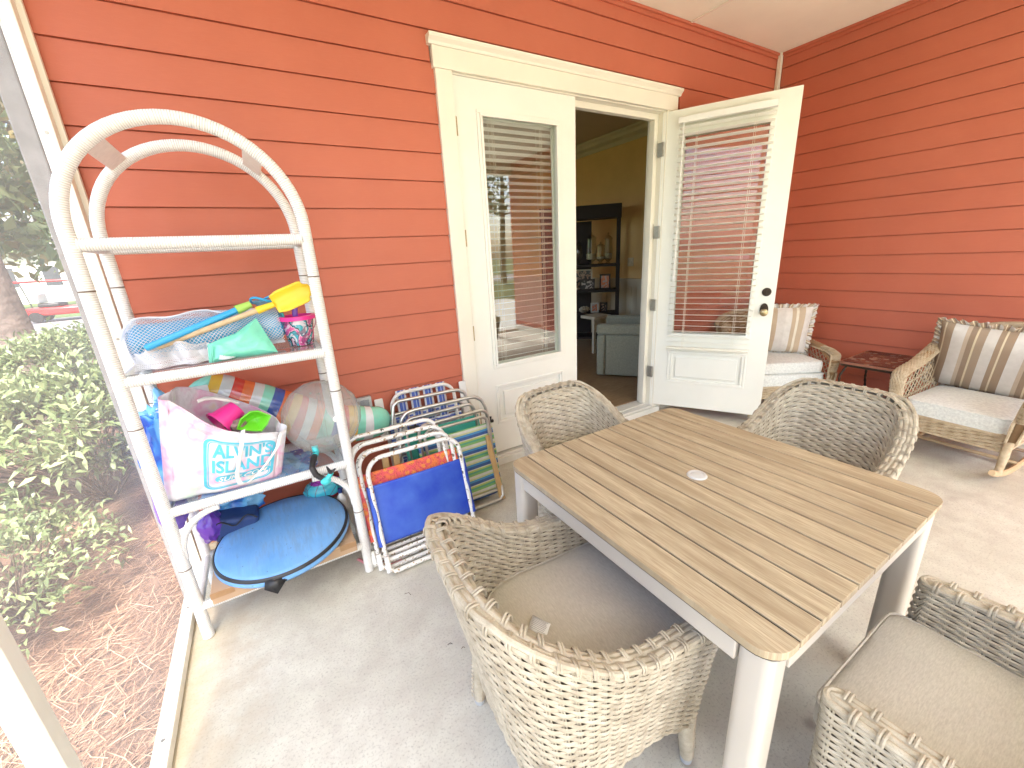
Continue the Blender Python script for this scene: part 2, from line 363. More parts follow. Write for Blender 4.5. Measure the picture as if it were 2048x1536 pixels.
DX0, DX1, HT = 1.09, 3.12, 2.665
for k in range(-10, 11):
    z0, z1 = Z0 + k * DZ, min(Z0 + (k + 1) * DZ, CZ - .01)
    if z1 < .13: continue
    z0 = max(z0, .1)
    if z0 >= HT: lap(mb, 'x', -.60, RX - .02, z0, z1, WY)
    elif z1 <= HT: lap(mb, 'x', -.60, DX0 + .01, z0, z1, WY); lap(mb, 'x', DX1 - .01, RX - .02, z0, z1, WY)
    else: lap(mb, 'x', -.60, 1.07, z0, z1, WY); lap(mb, 'x', 3.17, RX - .02, z0, z1, WY); lap(mb, 'x', 1.07, 3.17, HT - .01, z1, WY)
build('siding', mb, M['siding'], hw, smooth=False)
mb = MB(); mb.box((-.60, WY + .02, .0), (1.19, WY + .16, CZ + .3)).box((3.01, WY + .02, 0), (RX + .6, WY + .16, CZ + .3)).box((1.19, WY + .02, 2.53), (3.01, WY + .16, CZ + .3)).box((-.6, WY + .16, -.3), (-.45, 4.0, CZ + .3)).box((-.6, 4.0, -.3), (-.45, 7.4, .3)).box((-.6, 4.0, 2.9), (-.45, 7.4, CZ + .3)).box((-.6, 7.4, -.3), (-.45, 9, CZ + .3))  # gap in the far side wall added to let sky light into the room
build('wall_core', mb, M['siding'], hw, smooth=False)
mb = MB(); mb.box((-.60, WY - .018, CZ - .045), (RX - .02, WY + .01, CZ - .001)).box((-.60, WY - .03, CZ - .02), (RX - .02, WY - .018, CZ - .001))
build('frieze_board', mb, M['siding'], hw, bev=.002)
mb = MB(); mb.box((RX - .045, WY - .045, .0), (RX - .012, WY - .012, CZ - .001)); build('corner_strip', mb, M['cream'], hw, bev=.003)
mb = MB(); mb.box((-.60, WY - .03, 0.001), (1.09, WY + .015, .10)).box((3.12, WY - .03, 0.001), (RX - .046, WY + .015, .10)); build('base_curb', mb, M['concrete'], hw, bev=.004)
sw = thing('side_wall', 'orange-red lap siding wall on the right behind the wicker chairs', 'wall', (RX, 0, 0))
mb = MB()
for k in range(-10, 11):
    z0, z1 = Z0 + k * DZ, min(Z0 + (k + 1) * DZ, CZ - .01)
    if z1 < .13: continue
    lap(mb, 'y', -2.3, WY - .046, max(z0, .12), z1, RX)
build('siding', mb, M['siding'], sw, smooth=False)
mb = MB(); mb.box((RX + .02, -2.3, 0), (RX + .16, WY + .02, CZ + .3)); build('wall_core', mb, M['siding'], sw, smooth=False)
mb = MB(); mb.box((RX - .018, -2.3, CZ - .045), (RX + .01, WY - .046, CZ - .001)).box((RX - .03, -2.3, CZ - .02), (RX - .018, WY - .046, CZ - .001)); build('frieze_board', mb, M['siding'], sw, bev=.002)
mb = MB(); mb.box((RX - .03, -2.3, .001), (RX + .015, WY - .046, .118)); build('base_curb', mb, M['frame'], sw, bev=.004)
mb = MB(); p = at(1975, 647, x=RX - .012); mb.tube([p + V(.01, 0, 0), p - V(.004, 0, 0)], .012, 7); build('paint_chip', mb, M['whitep'], sw)
# ceiling with battens over the panel seams
mb = MB(); mb.box((-.9, -2.6, CZ), (RX + .5, WY + .16, CZ + .12)); ce = struct(build('ceiling', mb, M['ceil'], smooth=False))
mb = MB(); mb.box((3.215, -2.3, CZ - .008), (3.238, WY - .03, CZ - .001)); mb.box((.78, -2.3, CZ - .008), (.803, WY - .03, CZ - .001))
struct(build('ceiling_seam', mb, M['cream'], smooth=False))
mb = MB(); mb.box((-1.0, -2.75, CZ + .12), (RX + 1, 9.2, CZ + .30)); rf = build('porch_roof', mb, M['ceil'], smooth=False); tag(rf, 'flat roof edge over the porch and house, above the ceiling', 'roof')
# screen frames: left wall and the side behind the camera
sf = thing('screen_frame', 'white timber frame holding the insect screen beside the shelf', 'screen frame', (-.56, 1.2, 0))
def stick(mb, a, b): mb.box(a, b)
mb = MB(); mb.box((-.582, -2.2, .001), (-.536, WY - .013, .043)); build('bottom_rail', mb, M['frame'], sf, bev=.003)
mb = MB(); mb.box((-.60, -2.2, CZ - .16), (-.52, WY - .013, CZ - .001)); build('top_rail', mb, M['frame'], sf, bev=.003)
for y0, y1 in ((1.008, 1.052), (2.436, WY - .013), (-.45, -.406), (-1.9, -1.856)):
    mb = MB(); mb.box((-.5845, y0, .0435), (-.536, y1, CZ - .161)); build('post', mb, M['frame'], sf, bev=.003)
mb = MB(); mb.box((-.538, 2.485, .0435), (-.518, WY - .013, CZ - .161)); build('jamb_strip', mb, M['frame'], sf, bev=.003)
mb = MB()
for z in (.45, 1.25, 2.05, 2.7): mb = MB(); mb.tube([V(-.56, 2.4365, z), V(-.56, 2.434, z)], .006, 8); build('screw_head', mb, M['steel'], sf)
for y in (1.45, 2.1, .5): mb = MB(); mb.tube([V(-.56, y, .042), V(-.56, y, .0445)], .007, 8); build('screw_head', mb, M['steel'], sf)
mb = MB(); mb.quad([V(-.578, -2.2, .043), V(-.578, WY - .01, .043), V(-.578, WY - .01, CZ - .16), V(-.578, -2.2, CZ - .16)]); build('screen_mesh', mb, M['screen'], sf, smooth=False)
# grey outer post
mb = MB(); mb.box((-.668, 2.50, -.25), (-.603, 2.57, CZ - .001)); gp = build('porch_post', mb, simple('weathered grey wood', (.27, .26, .25), .8, .2, 12, .4, 30, .003), bev=.006); tag(gp, 'weathered grey square post outside the screen at the house corner', 'post')
bf = thing('screen_frame', 'white screen frame on the open side behind the dining set', 'screen frame', (2, -2.2, 0))
mb = MB(); mb.box((-.536, -2.25, .001), (RX - .013, -2.205, .043)); build('bottom_rail', mb, M['frame'], bf, bev=.003)
mb = MB(); mb.box((-.536, -2.25, CZ - .20), (RX - .013, -2.19, CZ - .001)); build('top_rail', mb, M['frame'], bf, bev=.003)
for x in (-.58, .9, 2.3, 3.7):
    mb = MB(); mb.box((x, -2.25, .0435), (x + .09, -2.16, CZ - .201)); build('post', mb, M['frame'], bf, bev=.003)
# ------------------------------------------------------------------ door frame
df = thing('door_frame', 'cream casing and header around the french doors', 'door frame', (2.1, WY, 0))
mb = MB(); mb.box((1.088, WY - .028, .0), (1.189, WY + .019, 2.520)).box((3.012, WY - .028, .0), (3.115, WY + .019, 2.520)); build('side_casing', mb, M['cream'], df, bev=.002)
mb = MB(); mb.box((1.078, WY - .032, 2.521), (3.125, WY + .019, 2.625)); build('header_board', mb, M['cream'], df, bev=.002)
mb = MB(); mb.prism([(WY + .019, 2.626), (WY - .034, 2.626), (WY - .040, 2.640), (WY - .058, 2.655), (WY - .060, 2.672), (WY + .019, 2.672)], 1.058, 3.15)
mb.xf(Matrix(((0, 0, 1, 0), (1, 0, 0, 0), (0, 1, 0, 0), (0, 0, 0, 1)))); build('header_cap', mb, M['cream'], df, smooth=False)
mb = MB(); mb.box((1.1895, WY - .010, .02), (1.196, WY + .16, 2.5195)).box((3.004, WY - .010, .02), (3.0115, WY + .16, 2.5195)).box((1.1965, WY - .010, 2.511), (3.0035, WY + .16, 2.5195))
mb.box((2.96, WY + .05, .07), (3.0035, WY + .10, 2.51)).box((1.1965, WY + .05, 2.47), (2.9595, WY + .10, 2.5105)).box((1.1965, WY + .05, .07), (1.23, WY + .10, 2.469))
build('jamb', mb, M['cream'], df, bev=.002)
mb = MB(); mb.box((1.13, WY - .06, .001), (3.07, WY - .0285, .055)).box((1.197, WY - .0280, .001), (3.003, WY + .16, .068)); mb.box((1.197, WY + .03, .0685), (3.003, WY + .07, .078)); build('threshold', mb, simple('painted sill', (.66, .65, .60), .5, .08, 6), df, bev=.003)
def hinge(mb, x, z, y=WY - .012):
    mb.tube([V(x, y, z - .05), V(x, y, z + .05)], .0075, 8); mb.box((x + .003, y + .002, z - .05), (x + .012, y + .05, z + .05))
M['slat'] = simple('ivory blind slat', (.86, .85, .80), .4, .03, 8)
# ------------------------------------------------------------------ doors (local: x along the width, z up, face at y=0 towards -y)
def door(name, label, loc, rz, wd, blinds_front, knob):
    t = thing(name, label, 'door', loc, rz)
    z0, z1 = .084, 2.508; gx0, gx1, gz0, gz1 = .165, wd - .165, .765, 2.325; T = .045
    mb = MB()
    for a, b in (((0, 0, z0), (gx0, T, z1)), ((gx1, 0, z0), (wd, T, z1)), ((gx0, .0, gz1), (gx1, T, z1)), ((gx0, 0, .60), (gx1, T, gz0)), ((gx0, 0, z0), (gx1, T, .325)), ((gx0, .012, .325), (gx1, T - .012, .60))):
        mb.box(a, b)
    build('slab', mb, M['door'], t, smooth=False, world=False)
    for yy, s in ((0, -1), (T, 1)):
        mb = MB()
        def fr(x0, x1, za, zb, w_, d, mb=mb, yy=yy, s=s, base=0):
            for a, b in (((x0, za), (x1, za + w_)), ((x0, zb - w_), (x1, zb)), ((x0, za + w_), (x0 + w_, zb - w_)), ((x1 - w_, za + w_), (x1, zb - w_))):
                mb.box((a[0], yy + s * base, a[1]), (b[0], yy + s * d, b[1]))
        fr(gx0 - .028, gx1 + .028, gz0 - .028, gz1 + .028, .020, .010); fr(gx0 - .008, gx1 + .008, gz0 - .008, gz1 + .008, .016, .017)
        build('glass_frame', mb, M['door'], t, bev=.003, world=False)
        mb = MB()
        def fr2(x0, x1, za, zb, w_, d0, d1):
            for a, b in (((x0, za), (x1, za + w_)), ((x0, zb - w_), (x1, zb)), ((x0, za + w_), (x0 + w_, zb - w_)), ((x1 - w_, za + w_), (x1, zb - w_))):
                mb.box((a[0], yy + s * d0, a[1]), (b[0], yy + s * d1, b[1]))
        fr2(gx0 - .022, gx1 + .022, .312, .613, .016, 0, .006); fr2(gx0, gx1, .325, .60, .014, -.012, .0045)
        mb.box((gx0 + .045, yy - s * .010, .370), (gx1 - .045, yy + s * .001, .555)); build('raised_panel', mb, M['door'], t, bev=.004, world=False)
    mb = MB(); mb.box((gx0, .020, gz0), (gx1, .0235, gz1)); build('glass_pane', mb, M['pane'], t, smooth=False, world=False)
    # blinds
    if blinds_front:
        yb, x0, x1, zt, zb = -.045, .132, .768, 2.395, .655
    else: yb, x0, x1, zt, zb = T + .03, gx0 - .02, gx1 + .02, gz1 + .02, gz0 - .02
    bl = MB(); n = 36; pitch = (zt - zb - .03) / n; tilt = radians(15 if blinds_front else 12)
    for i in range(n):
        z = zb + .025 + pitch * (i + .5) + ru(-.001, .001); dz = .021 * sin(tilt); dy = .021 * cos(tilt); off = ru(-.002, .002)
        prof = [(-1, 0), (-.4, .0016), (.4, .0016), (1, 0)]
        vs = [];
        for xx in (x0 + off, x1 + off):
            for a, c in prof: vs.append(V(xx, yb + a * dy, z - a * dz * (1 if blinds_front else 1) + c + .0008))
            for a, c in prof[::-1]: vs.append(V(xx, yb + a * dy, z - a * dz + c - .0008))
        bl.add(vs, [(k, (k + 1) % 8, 8 + (k + 1) % 8, 8 + k) for k in range(8)] + [tuple(range(7, -1, -1)), tuple(range(8, 16))])
    bo = build('blind_slats', bl, M['slat'], t, world=False)
    hb = MB(); hb.box((x0 - .006, yb - .024, zt + .002), (x1 + .006, yb + .022, zt + .047)); build('headrail', hb, M['whitep'], t, bev=.004, world=False)
    hb = MB(); hb.box((x0, yb - .022, zb - .014), (x1, yb + .020, zb + .004)); build('bottom_rail', hb, M['cream'], t, bev=.004, world=False)
    hb = MB()
    for fx in (.20, .80):
        xx = x0 + (x1 - x0) * fx
        for d in (-.024, .022): hb.tube([V(xx, yb + d, zb), V(xx, yb + d, zt)], .0011, 5)
        hb.tube([V(xx + .012, yb - .025, zb), V(xx + .012, yb - .025, zt)], .0011, 5)
    build('blind_cord', hb, M['cream'], t, world=False)
    if blinds_front:
        hb = MB(); hb.tube([V(x0 + .035, yb - .03, zt), V(x0 + .03, yb - .034, 1.30)], .0042, 6); hb.tube([V(x0 + .03, yb - .034, 1.30), V(x0 + .03, yb - .034, 1.22)], .006, 6); build('tilt_wand', hb, M['whitep'], t, world=False)
    if knob:
        rotm = Matrix.Rotation(radians(90), 3, 'X')
        kb = MB(); kb.lathe([(0, -.012), (.026, -.012), (.031, -.008), (.033, 0)], (.850, -.0005, 1.124), 24, rotm @ Matrix.Scale(-1, 3, V(0, 0, 1))); kb.box((.847, -.022, 1.106), (.853, -.012, 1.142)); build('deadbolt', kb, M['bronze'], t, world=False, bev=.001)
        kb = MB(); pts = []
        for k in range(24): a = 2 * pi * k / 24; pts.append((.846 + .030 * cos(a), .985 + .052 * sin(a) * (1 if sin(a) > 0 else .9)))
        kb.prism(pts, 0, .007); kb.xf(Matrix(((1, 0, 0, 0), (0, 0, -1, 0), (0, 1, 0, 0), (0, 0, 0, 1)))); pl = build('knob_plate', kb, M['bronze'], t, world=False)
        kb = MB(); kb.lathe([(.012, -.0), (.013, .028), (.024, .036), (.029, .048), (.027, .060), (.017, .067), (.0, .067)], (.846, -.006, .970), 24, rotm); build('knob', kb, M['brass'], pl, world=False)
    return t
dc = door('french_door', 'cream french door leaf shut in the frame, blinds behind its glass', (1.198, WY - .006, 0), 0, .904, False, False)
od = math.atan2(-.865, .502)
do = door('french_door', 'white french door leaf standing open, blinds hanging over its glass', (2.999, WY + .003, 0), od, .912, True, True)
mb = MB(); [hinge(mb, 1.193, z) for z in (2.25, 1.626, 1.016, .40)]; build('hinge', mb, M['brass'], dc, world=True)
mb = MB()
for z in (2.25, 1.626, 1.016, .40): mb.box((2.988, WY - .018, z - .05), (3.0035, WY + .035, z + .05)); mb.tube([V(2.996, WY - .012, z - .05), V(2.996, WY - .012, z + .05)], .008, 8)
build('hinge', mb, M['steel'], df, world=True)
# ================================================================== DINING TABLE
TX0, TX1, TY0, TY1, TH = .705, 1.668, .258, 1.264, .740
tb = thing('dining_table', 'square dining table with a slatted teak top, umbrella hole plug and taupe legs', 'table', (1.187, .761, 0))
def rrect(x0, x1, y0, y1, r, n=6):
    P = []
    for cx, cy, a0 in ((x1 - r, y1 - r, 0), (x0 + r, y1 - r, 90), (x0 + r, y0 + r, 180), (x1 - r, y0 + r, 270)):
        for k in range(n + 1): a = radians(a0 + 90 * k / n); P.append((cx + r * cos(a), cy + r * sin(a)))
    return P
def clipx(P, a, b):
    def cl(P, lim, s):
        out = []
        for i in range(len(P)):
            p, q = P[i - 1], P[i]; ip, iq = s * (p[0] - lim) >= 0, s * (q[0] - lim) >= 0
            if ip != iq: t = (lim - p[0]) / (q[0] - p[0]); out.append((lim, p[1] + t * (q[1] - p[1])))
            if iq: out.append(q)
        return out
    return cl(cl(P, a, 1), b, -1)
mb = MB(); N = 11; wd = (TX1 - TX0) / N; full = rrect(TX0, TX1, TY0, TY1, .058)
for i in range(N):
    P = clipx(full, TX0 + i * wd + (.0034 if i else 0), TX0 + (i + 1) * wd - (.0034 if i < N - 1 else 0))
    s0 = len(mb.f); mb.prism(P, TH - .019, TH); o1, o2 = ru(0, 9), ru(0, 9)
    for k in range(s0, len(mb.f)): mb.uv[k] = [(a + o1, b + o2) for a, b in mb.uv[k]]
build('tabletop', mb, M['wood'], tb, bev=.0010, bseg=2)
mb = MB(); mb.prism(rrect(TX0 + .003, TX1 - .003, TY0 + .003, TY1 - .003, .055), TH - .0235, TH - .0045); build('slat_gap_shade', mb, M['slit'], tb, smooth=False)  # dark filler sheet, its colour stands in for shade between the slats
mb = MB(); a_ = .012
mb.box((TX0 + .0865, TY0 + a_, TH - .085), (TX1 - .0865, TY0 + .035, TH - .0245)).box((TX0 + .0865, TY1 - .035, TH - .085), (TX1 - .0865, TY1 - a_, TH - .0245)).box((TX0 + a_, TY0 + .0865, TH - .085), (TX0 + .035, TY1 - .0865, TH - .0245)).box((TX1 - .035, TY0 + .0865, TH - .085), (TX1 - a_, TY1 - .0865, TH - .0245))
build('apron', mb, M['taupe'], tb, bev=.003)
for sx in (0, 1):
    for sy in (0, 1):
        x0 = TX0 + .012 if sx == 0 else TX1 - .012 - .074; y0 = TY0 + .012 if sy == 0 else TY1 - .086
        mb = MB(); mb.prism(rrect(x0, x0 + .074, y0, y0 + .074, .022, 6), .006, TH - .0245); build('leg', mb, M['taupe'], tb)
mb = MB(); mb.lathe([(0, .0055), (.019, .0055), (.021, .004), (.0225, .004), (.0235, .0062), (.030, .0055), (.034, .0005)], (1.187, .775, TH), 32); build('hole_plug', mb, simple('grey white plug', (.56, .55, .52), .45, .03), tb)
# ================================================================== WOVEN DINING CHAIRS
def interp(tab, x):
    if x <= tab[0][0]: return tab[0][1]
    for (a, p), (b, q) in zip(tab, tab[1:]):
        if x <= b: t = (x - a) / (b - a); t = t * t * (3 - 2 * t) if False else t; return p + t * (q - p)
    return tab[-1][1]
RIM = [(-.40, .842), (-.345, .832), (-.325, .815), (-.285, .786), (-.20, .722), (-.10, .652), (0, .616), (.10, .610), (.22, .602), (.26, .600)]
def ucurve(n=120):
    "centre plan of the shell from right arm tip round the back to left arm tip (half width 1, see scale)"
    P = [];
    for i in range(n + 1):
        t = i / n
        if t < .28: P.append(V(1, .235 - .235 * t / .28, 0))
        elif t > .72: P.append(V(-1, .235 * (t - .72) / .28, 0))
        else:
            a = (t - .28) / .44 * pi; c, s_ = cos(a), sin(a); e = 2 / 3.6
            P.append(V(math.copysign(abs(c) ** e, c), -abs(s_) ** e * .355, 0))
    return P
UC = ucurve()
def resample(P, n):
    L = [0]
    for a, b in zip(P, P[1:]): L.append(L[-1] + (b - a).length)
    out = []; j = 0
    for i in range(n + 1):
        s = L[-1] * i / n
        while j < len(P) - 2 and L[j + 1] < s: j += 1
        t = (s - L[j]) / max(1e-9, L[j + 1] - L[j]); out.append(P[j].lerp(P[j + 1], min(1, t)))
    return out, L[-1]
def shell_rows(HW=.278, th=.021, p=.037, sub=4, rows=38):
    "stations round the thick shell: outer face, arm tips, inner face. returns list of (rim point xy, base point xy, inner?)"
    rim = [V(q.x * HW, q.y, 0) for q in UC]; base = [V(q.x * HW * .80, q.y * (.66 if q.y < 0 else 1.0), 0) for q in UC]
    def offs(P, d):
        out = []
        for i in range(len(P)):
            t = (P[min(i + 1, len(P) - 1)] - P[max(i - 1, 0)]).normalized(); nrm = V(-t.y, t.x, 0); out.append(P[i] - nrm * d)
        return out
    st = []
    # traversal starts at +x front going to -y: left normal (-t.y,t.x) points... outward is +x there
    ro, bo = offs(rim, -th), offs(base, -th); ri, bi = offs(rim, th), offs(base, th * 1.4)
    if ro[0].x < rim[0].x: ro, ri = ri, ro; bo, bi = bi, bo
    full = [(ro[i], bo[i], 0) for i in range(len(ro))]
    def tip(pr, pb, sgn):
        o = []
        for k in range(1, 8):
            a = pi * k / 8; o.append((V(pr.x + sgn * th * cos(a), pr.y + th * sin(a), 0), V(pb.x + sgn * th * cos(a), pb.y + th * sin(a), 0), 0))
        return o
    full += tip(rim[-1], base[-1], -1)
    full += [(ri[i], bi[i], 1) for i in range(len(ri) - 1, -1, -1)]
    full += tip(rim[0], base[0], 1)[::-1]
    L = [0]
    for a, b in zip(full, full[1:] + full[:1]): L.append(L[-1] + (b[0] - a[0]).length)
    n = round(L[-1] / p); n += n % 2; m = n * sub; out = []; j = 0
    for i in range(m):
        s = L[-1] * i / m
        while j < len(full) - 1 and L[j + 1] < s: j += 1
        a, b = full[j], full[(j + 1) % len(full)]; t = (s - L[j]) / max(1e-9, L[j + 1] - L[j])
        out.append((a[0].lerp(b[0], t), a[1].lerp(b[1], t), a[2]))
    return out, n, sub, rows
def zrim(y): return interp(RIM, y) - .012
def zbot(b, inner):
    if inner: return .30
    ax, ay = abs(b.x) / .235, b.y
    d = min(math.hypot(abs(b.x) - .235, ay + .235), math.hypot(abs(b.x) - .235, ay - .25))
    return .13 + .11 * min(1, (d / .16)) ** .7
def surf(st, t):
    r, b, inn = st; z1 = zrim(r.y); z0 = zbot(b, inn); k = (t if t > 0 else 0)
    z = z0 + (z1 - z0) * t; kk = min(1, max(0, (z - .10) / (z1 - .10))); e = kk ** 1.35
    p = b.lerp(r, e); return V(p.x, p.y, z)
def weave_shell(mb):
    st, n, sub, rows = shell_rows(); m = len(st)
    C = V(0, 0, 0)
    P = [[surf(s, j / rows) for j in range(rows + 1)] for s in st]
    def nrm(i, j):
        a = P[(i + 1) % m][j] - P[i - 1][j]; b = P[i][min(j + 1, rows)] - P[i][max(j - 1, 0)]; c = a.cross(b)
        return c.normalized() if c.length > 1e-12 else V(0, 0, 1)
    sgn = 1 if nrm(5, 5).dot(V(1, 0, 0)) > 0 else -1
    for j in range(rows):
        vs = []; uv = []; jit = ru(-.0006, .0006)
        for i in range(m):
            q = P[i][j].lerp(P[i][j + 1], .5); h = (P[i][j + 1] - P[i][j]); N = nrm(i, j) * sgn; ph = pi * i / sub + pi * j
            a = .0030 * cos(ph); tw = .0010 * sin(ph); up = h * .5
            wv = q + N * (a + .0032 + jit) + h * .16 * sin(ph)
            hh = up * (1.09 + .10 * cos(ph))
            vs += [wv + hh, wv + hh * .35 + N * .0032, wv - hh * .45 + N * .0030, wv - hh - N * tw, wv - N * .002]
            uv += [(i * .01, j * .1 + .02), (i * .01, j * .1 + .04), (i * .01, j * .1 + .06), (i * .01, j * .1 + .08), (i * .01, j * .1)]
        fs = []
        for i in range(m):
            i2 = (i + 1) % m
            if st[i][2] and P[i][j].z < .37: continue
            for k in range(4): fs.append((i * 5 + k, i * 5 + (k + 1), i2 * 5 + (k + 1), i2 * 5 + k))
        mb.add(vs, fs, uv, 0)
    # stakes, in pairs
    for i in range(0, m, sub):
        s_ = st[i]
        for d in (-1, 1):
            pts = []
            for j in range(0, rows + 1, 2):
                if s_[2] and P[i][j].z < .37: continue
                T = (P[(i + 1) % m][j] - P[i - 1][j]).normalized(); pts.append(P[i][j] + T * (.0032 * d) + nrm(i, j) * sgn * .0034)
            if len(pts) > 2: mb.tube(pts, .0026, 5, cap=False, mi=0)
    # dark core right behind the weave
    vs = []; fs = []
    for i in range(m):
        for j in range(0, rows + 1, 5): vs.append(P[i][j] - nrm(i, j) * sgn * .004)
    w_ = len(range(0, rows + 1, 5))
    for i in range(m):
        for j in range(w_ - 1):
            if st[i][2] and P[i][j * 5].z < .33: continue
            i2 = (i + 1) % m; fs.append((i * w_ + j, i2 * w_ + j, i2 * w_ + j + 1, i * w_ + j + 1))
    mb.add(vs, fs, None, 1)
def weave_patch(mb, fn, W, H, p=.04, h=.012, amp=.004, mi=0, core=1, sub=4, r=.0026, lens=.0032):
    "woven rectangle: fn(a,b) -> point, a,b in 0..1; W,H its size in metres"
    n = max(2, round(W / p)); rows = max(2, round(H / h)); m = n * sub
    def N(a, b):
        e = .002; x = (V(*fn(min(1, a + e), b)) - V(*fn(max(0, a - e), b))).cross(V(*fn(a, min(1, b + e))) - V(*fn(a, max(0, b - e)))); return x.normalized()
    for j in range(rows):
        vs = []; uv = []
        for i in range(m + 1):
            a, b = i / m, (j + .5) / rows; q = V(*fn(a, b)); hh = (V(*fn(a, (j + 1) / rows)) - V(*fn(a, j / rows))) * .5; n_ = N(a, b); ph = pi * i / sub + pi * j
            wv = q + n_ * (amp * cos(ph) + .003) + hh * .2 * sin(ph)
            vs += [wv + hh, wv + hh * .35 + n_ * lens, wv - hh * .45 + n_ * lens, wv - hh]; uv += [(i * .01, j * .1 + k * .02) for k in range(4)]
        mb.add(vs, [(i * 4 + k, i * 4 + k + 1, (i + 1) * 4 + k + 1, (i + 1) * 4 + k) for i in range(m) for k in range(3)], uv, mi)
    for i in range(n + 1):
        for d in (-1, 1):
            a = min(1, max(0, i / n + d * .0032 / W)); mb.tube([V(*fn(a, b / 8)) + N(a, b / 8) * .003 for b in range(9)], r, 5, cap=False, mi=mi)
    mb.add([V(*fn(a, b)) - N(a, b) * .004 for a in (0, .25, .5, .75, 1) for b in (0, .25, .5, .75, 1)], [(i * 5 + j, (i + 1) * 5 + j, (i + 1) * 5 + j + 1, i * 5 + j + 1) for i in range(4) for j in range(4)], None, core)
def cushion(mb, x0, x1, y0, y1, z0, z1, r=.10, back_r=None, bulge=.018, n=26, pw=.42, back=None):
    "boxed seat pad: rounded plan, crowned top, welted edge"
    back_r = back_r or r; P = []
    for cx, cy, rr, a0 in ((x1 - r, y1 - r, r, 0), (x0 + r, y1 - r, r, 90), (x0 + back_r, y0 + back_r, back_r, 180), (x1 - back_r, y0 + back_r, back_r, 270)):
        for k in range(9): a = radians(a0 + 90 * k / 8); P.append(V(cx + rr * cos(a), cy + rr * sin(a), 0))
    P, L = resample(P + [P[0]], 96); P = P[:-1]; c = V((x0 + x1) / 2, (y0 + y1) / 2, 0)
    prof = [(1, 0), (1.004, .0), (1.012, .3), (1.012, .7), (1.0, .93), (.985, 1.0)]
    rings = [(f, z0 + (z1 - z0) * h) for f, h in prof]
    for k in range(1, 13):
        f = .985 * (1 - (k / 12) ** 1.15); rings.append((f, z1 + bulge * (1 - f ** 3.2)))
    vs = []; uv = []; m = len(P)
    for f, z in rings:
        for i, q in enumerate(P):
            p_ = c + (q - c) * max(f, .0001); wob = .0035 * noise.noise(V(p_.x * 9, p_.y * 9, 3)) * (1 if f < .99 else .4)
            vs.append(V(p_.x, p_.y, z + wob)); uv.append((p_.x, p_.y))
    fs = [(i + r_ * m, (i + 1) % m + r_ * m, (i + 1) % m + (r_ + 1) * m, i + (r_ + 1) * m) for r_ in range(len(rings) - 1) for i in range(m)]
    fs.append(tuple(range(m - 1, -1, -1))); mb.add(vs, fs, uv)
    return [c + (q - c) * 1.006 + V(0, 0, z1 - .004) for q in P]
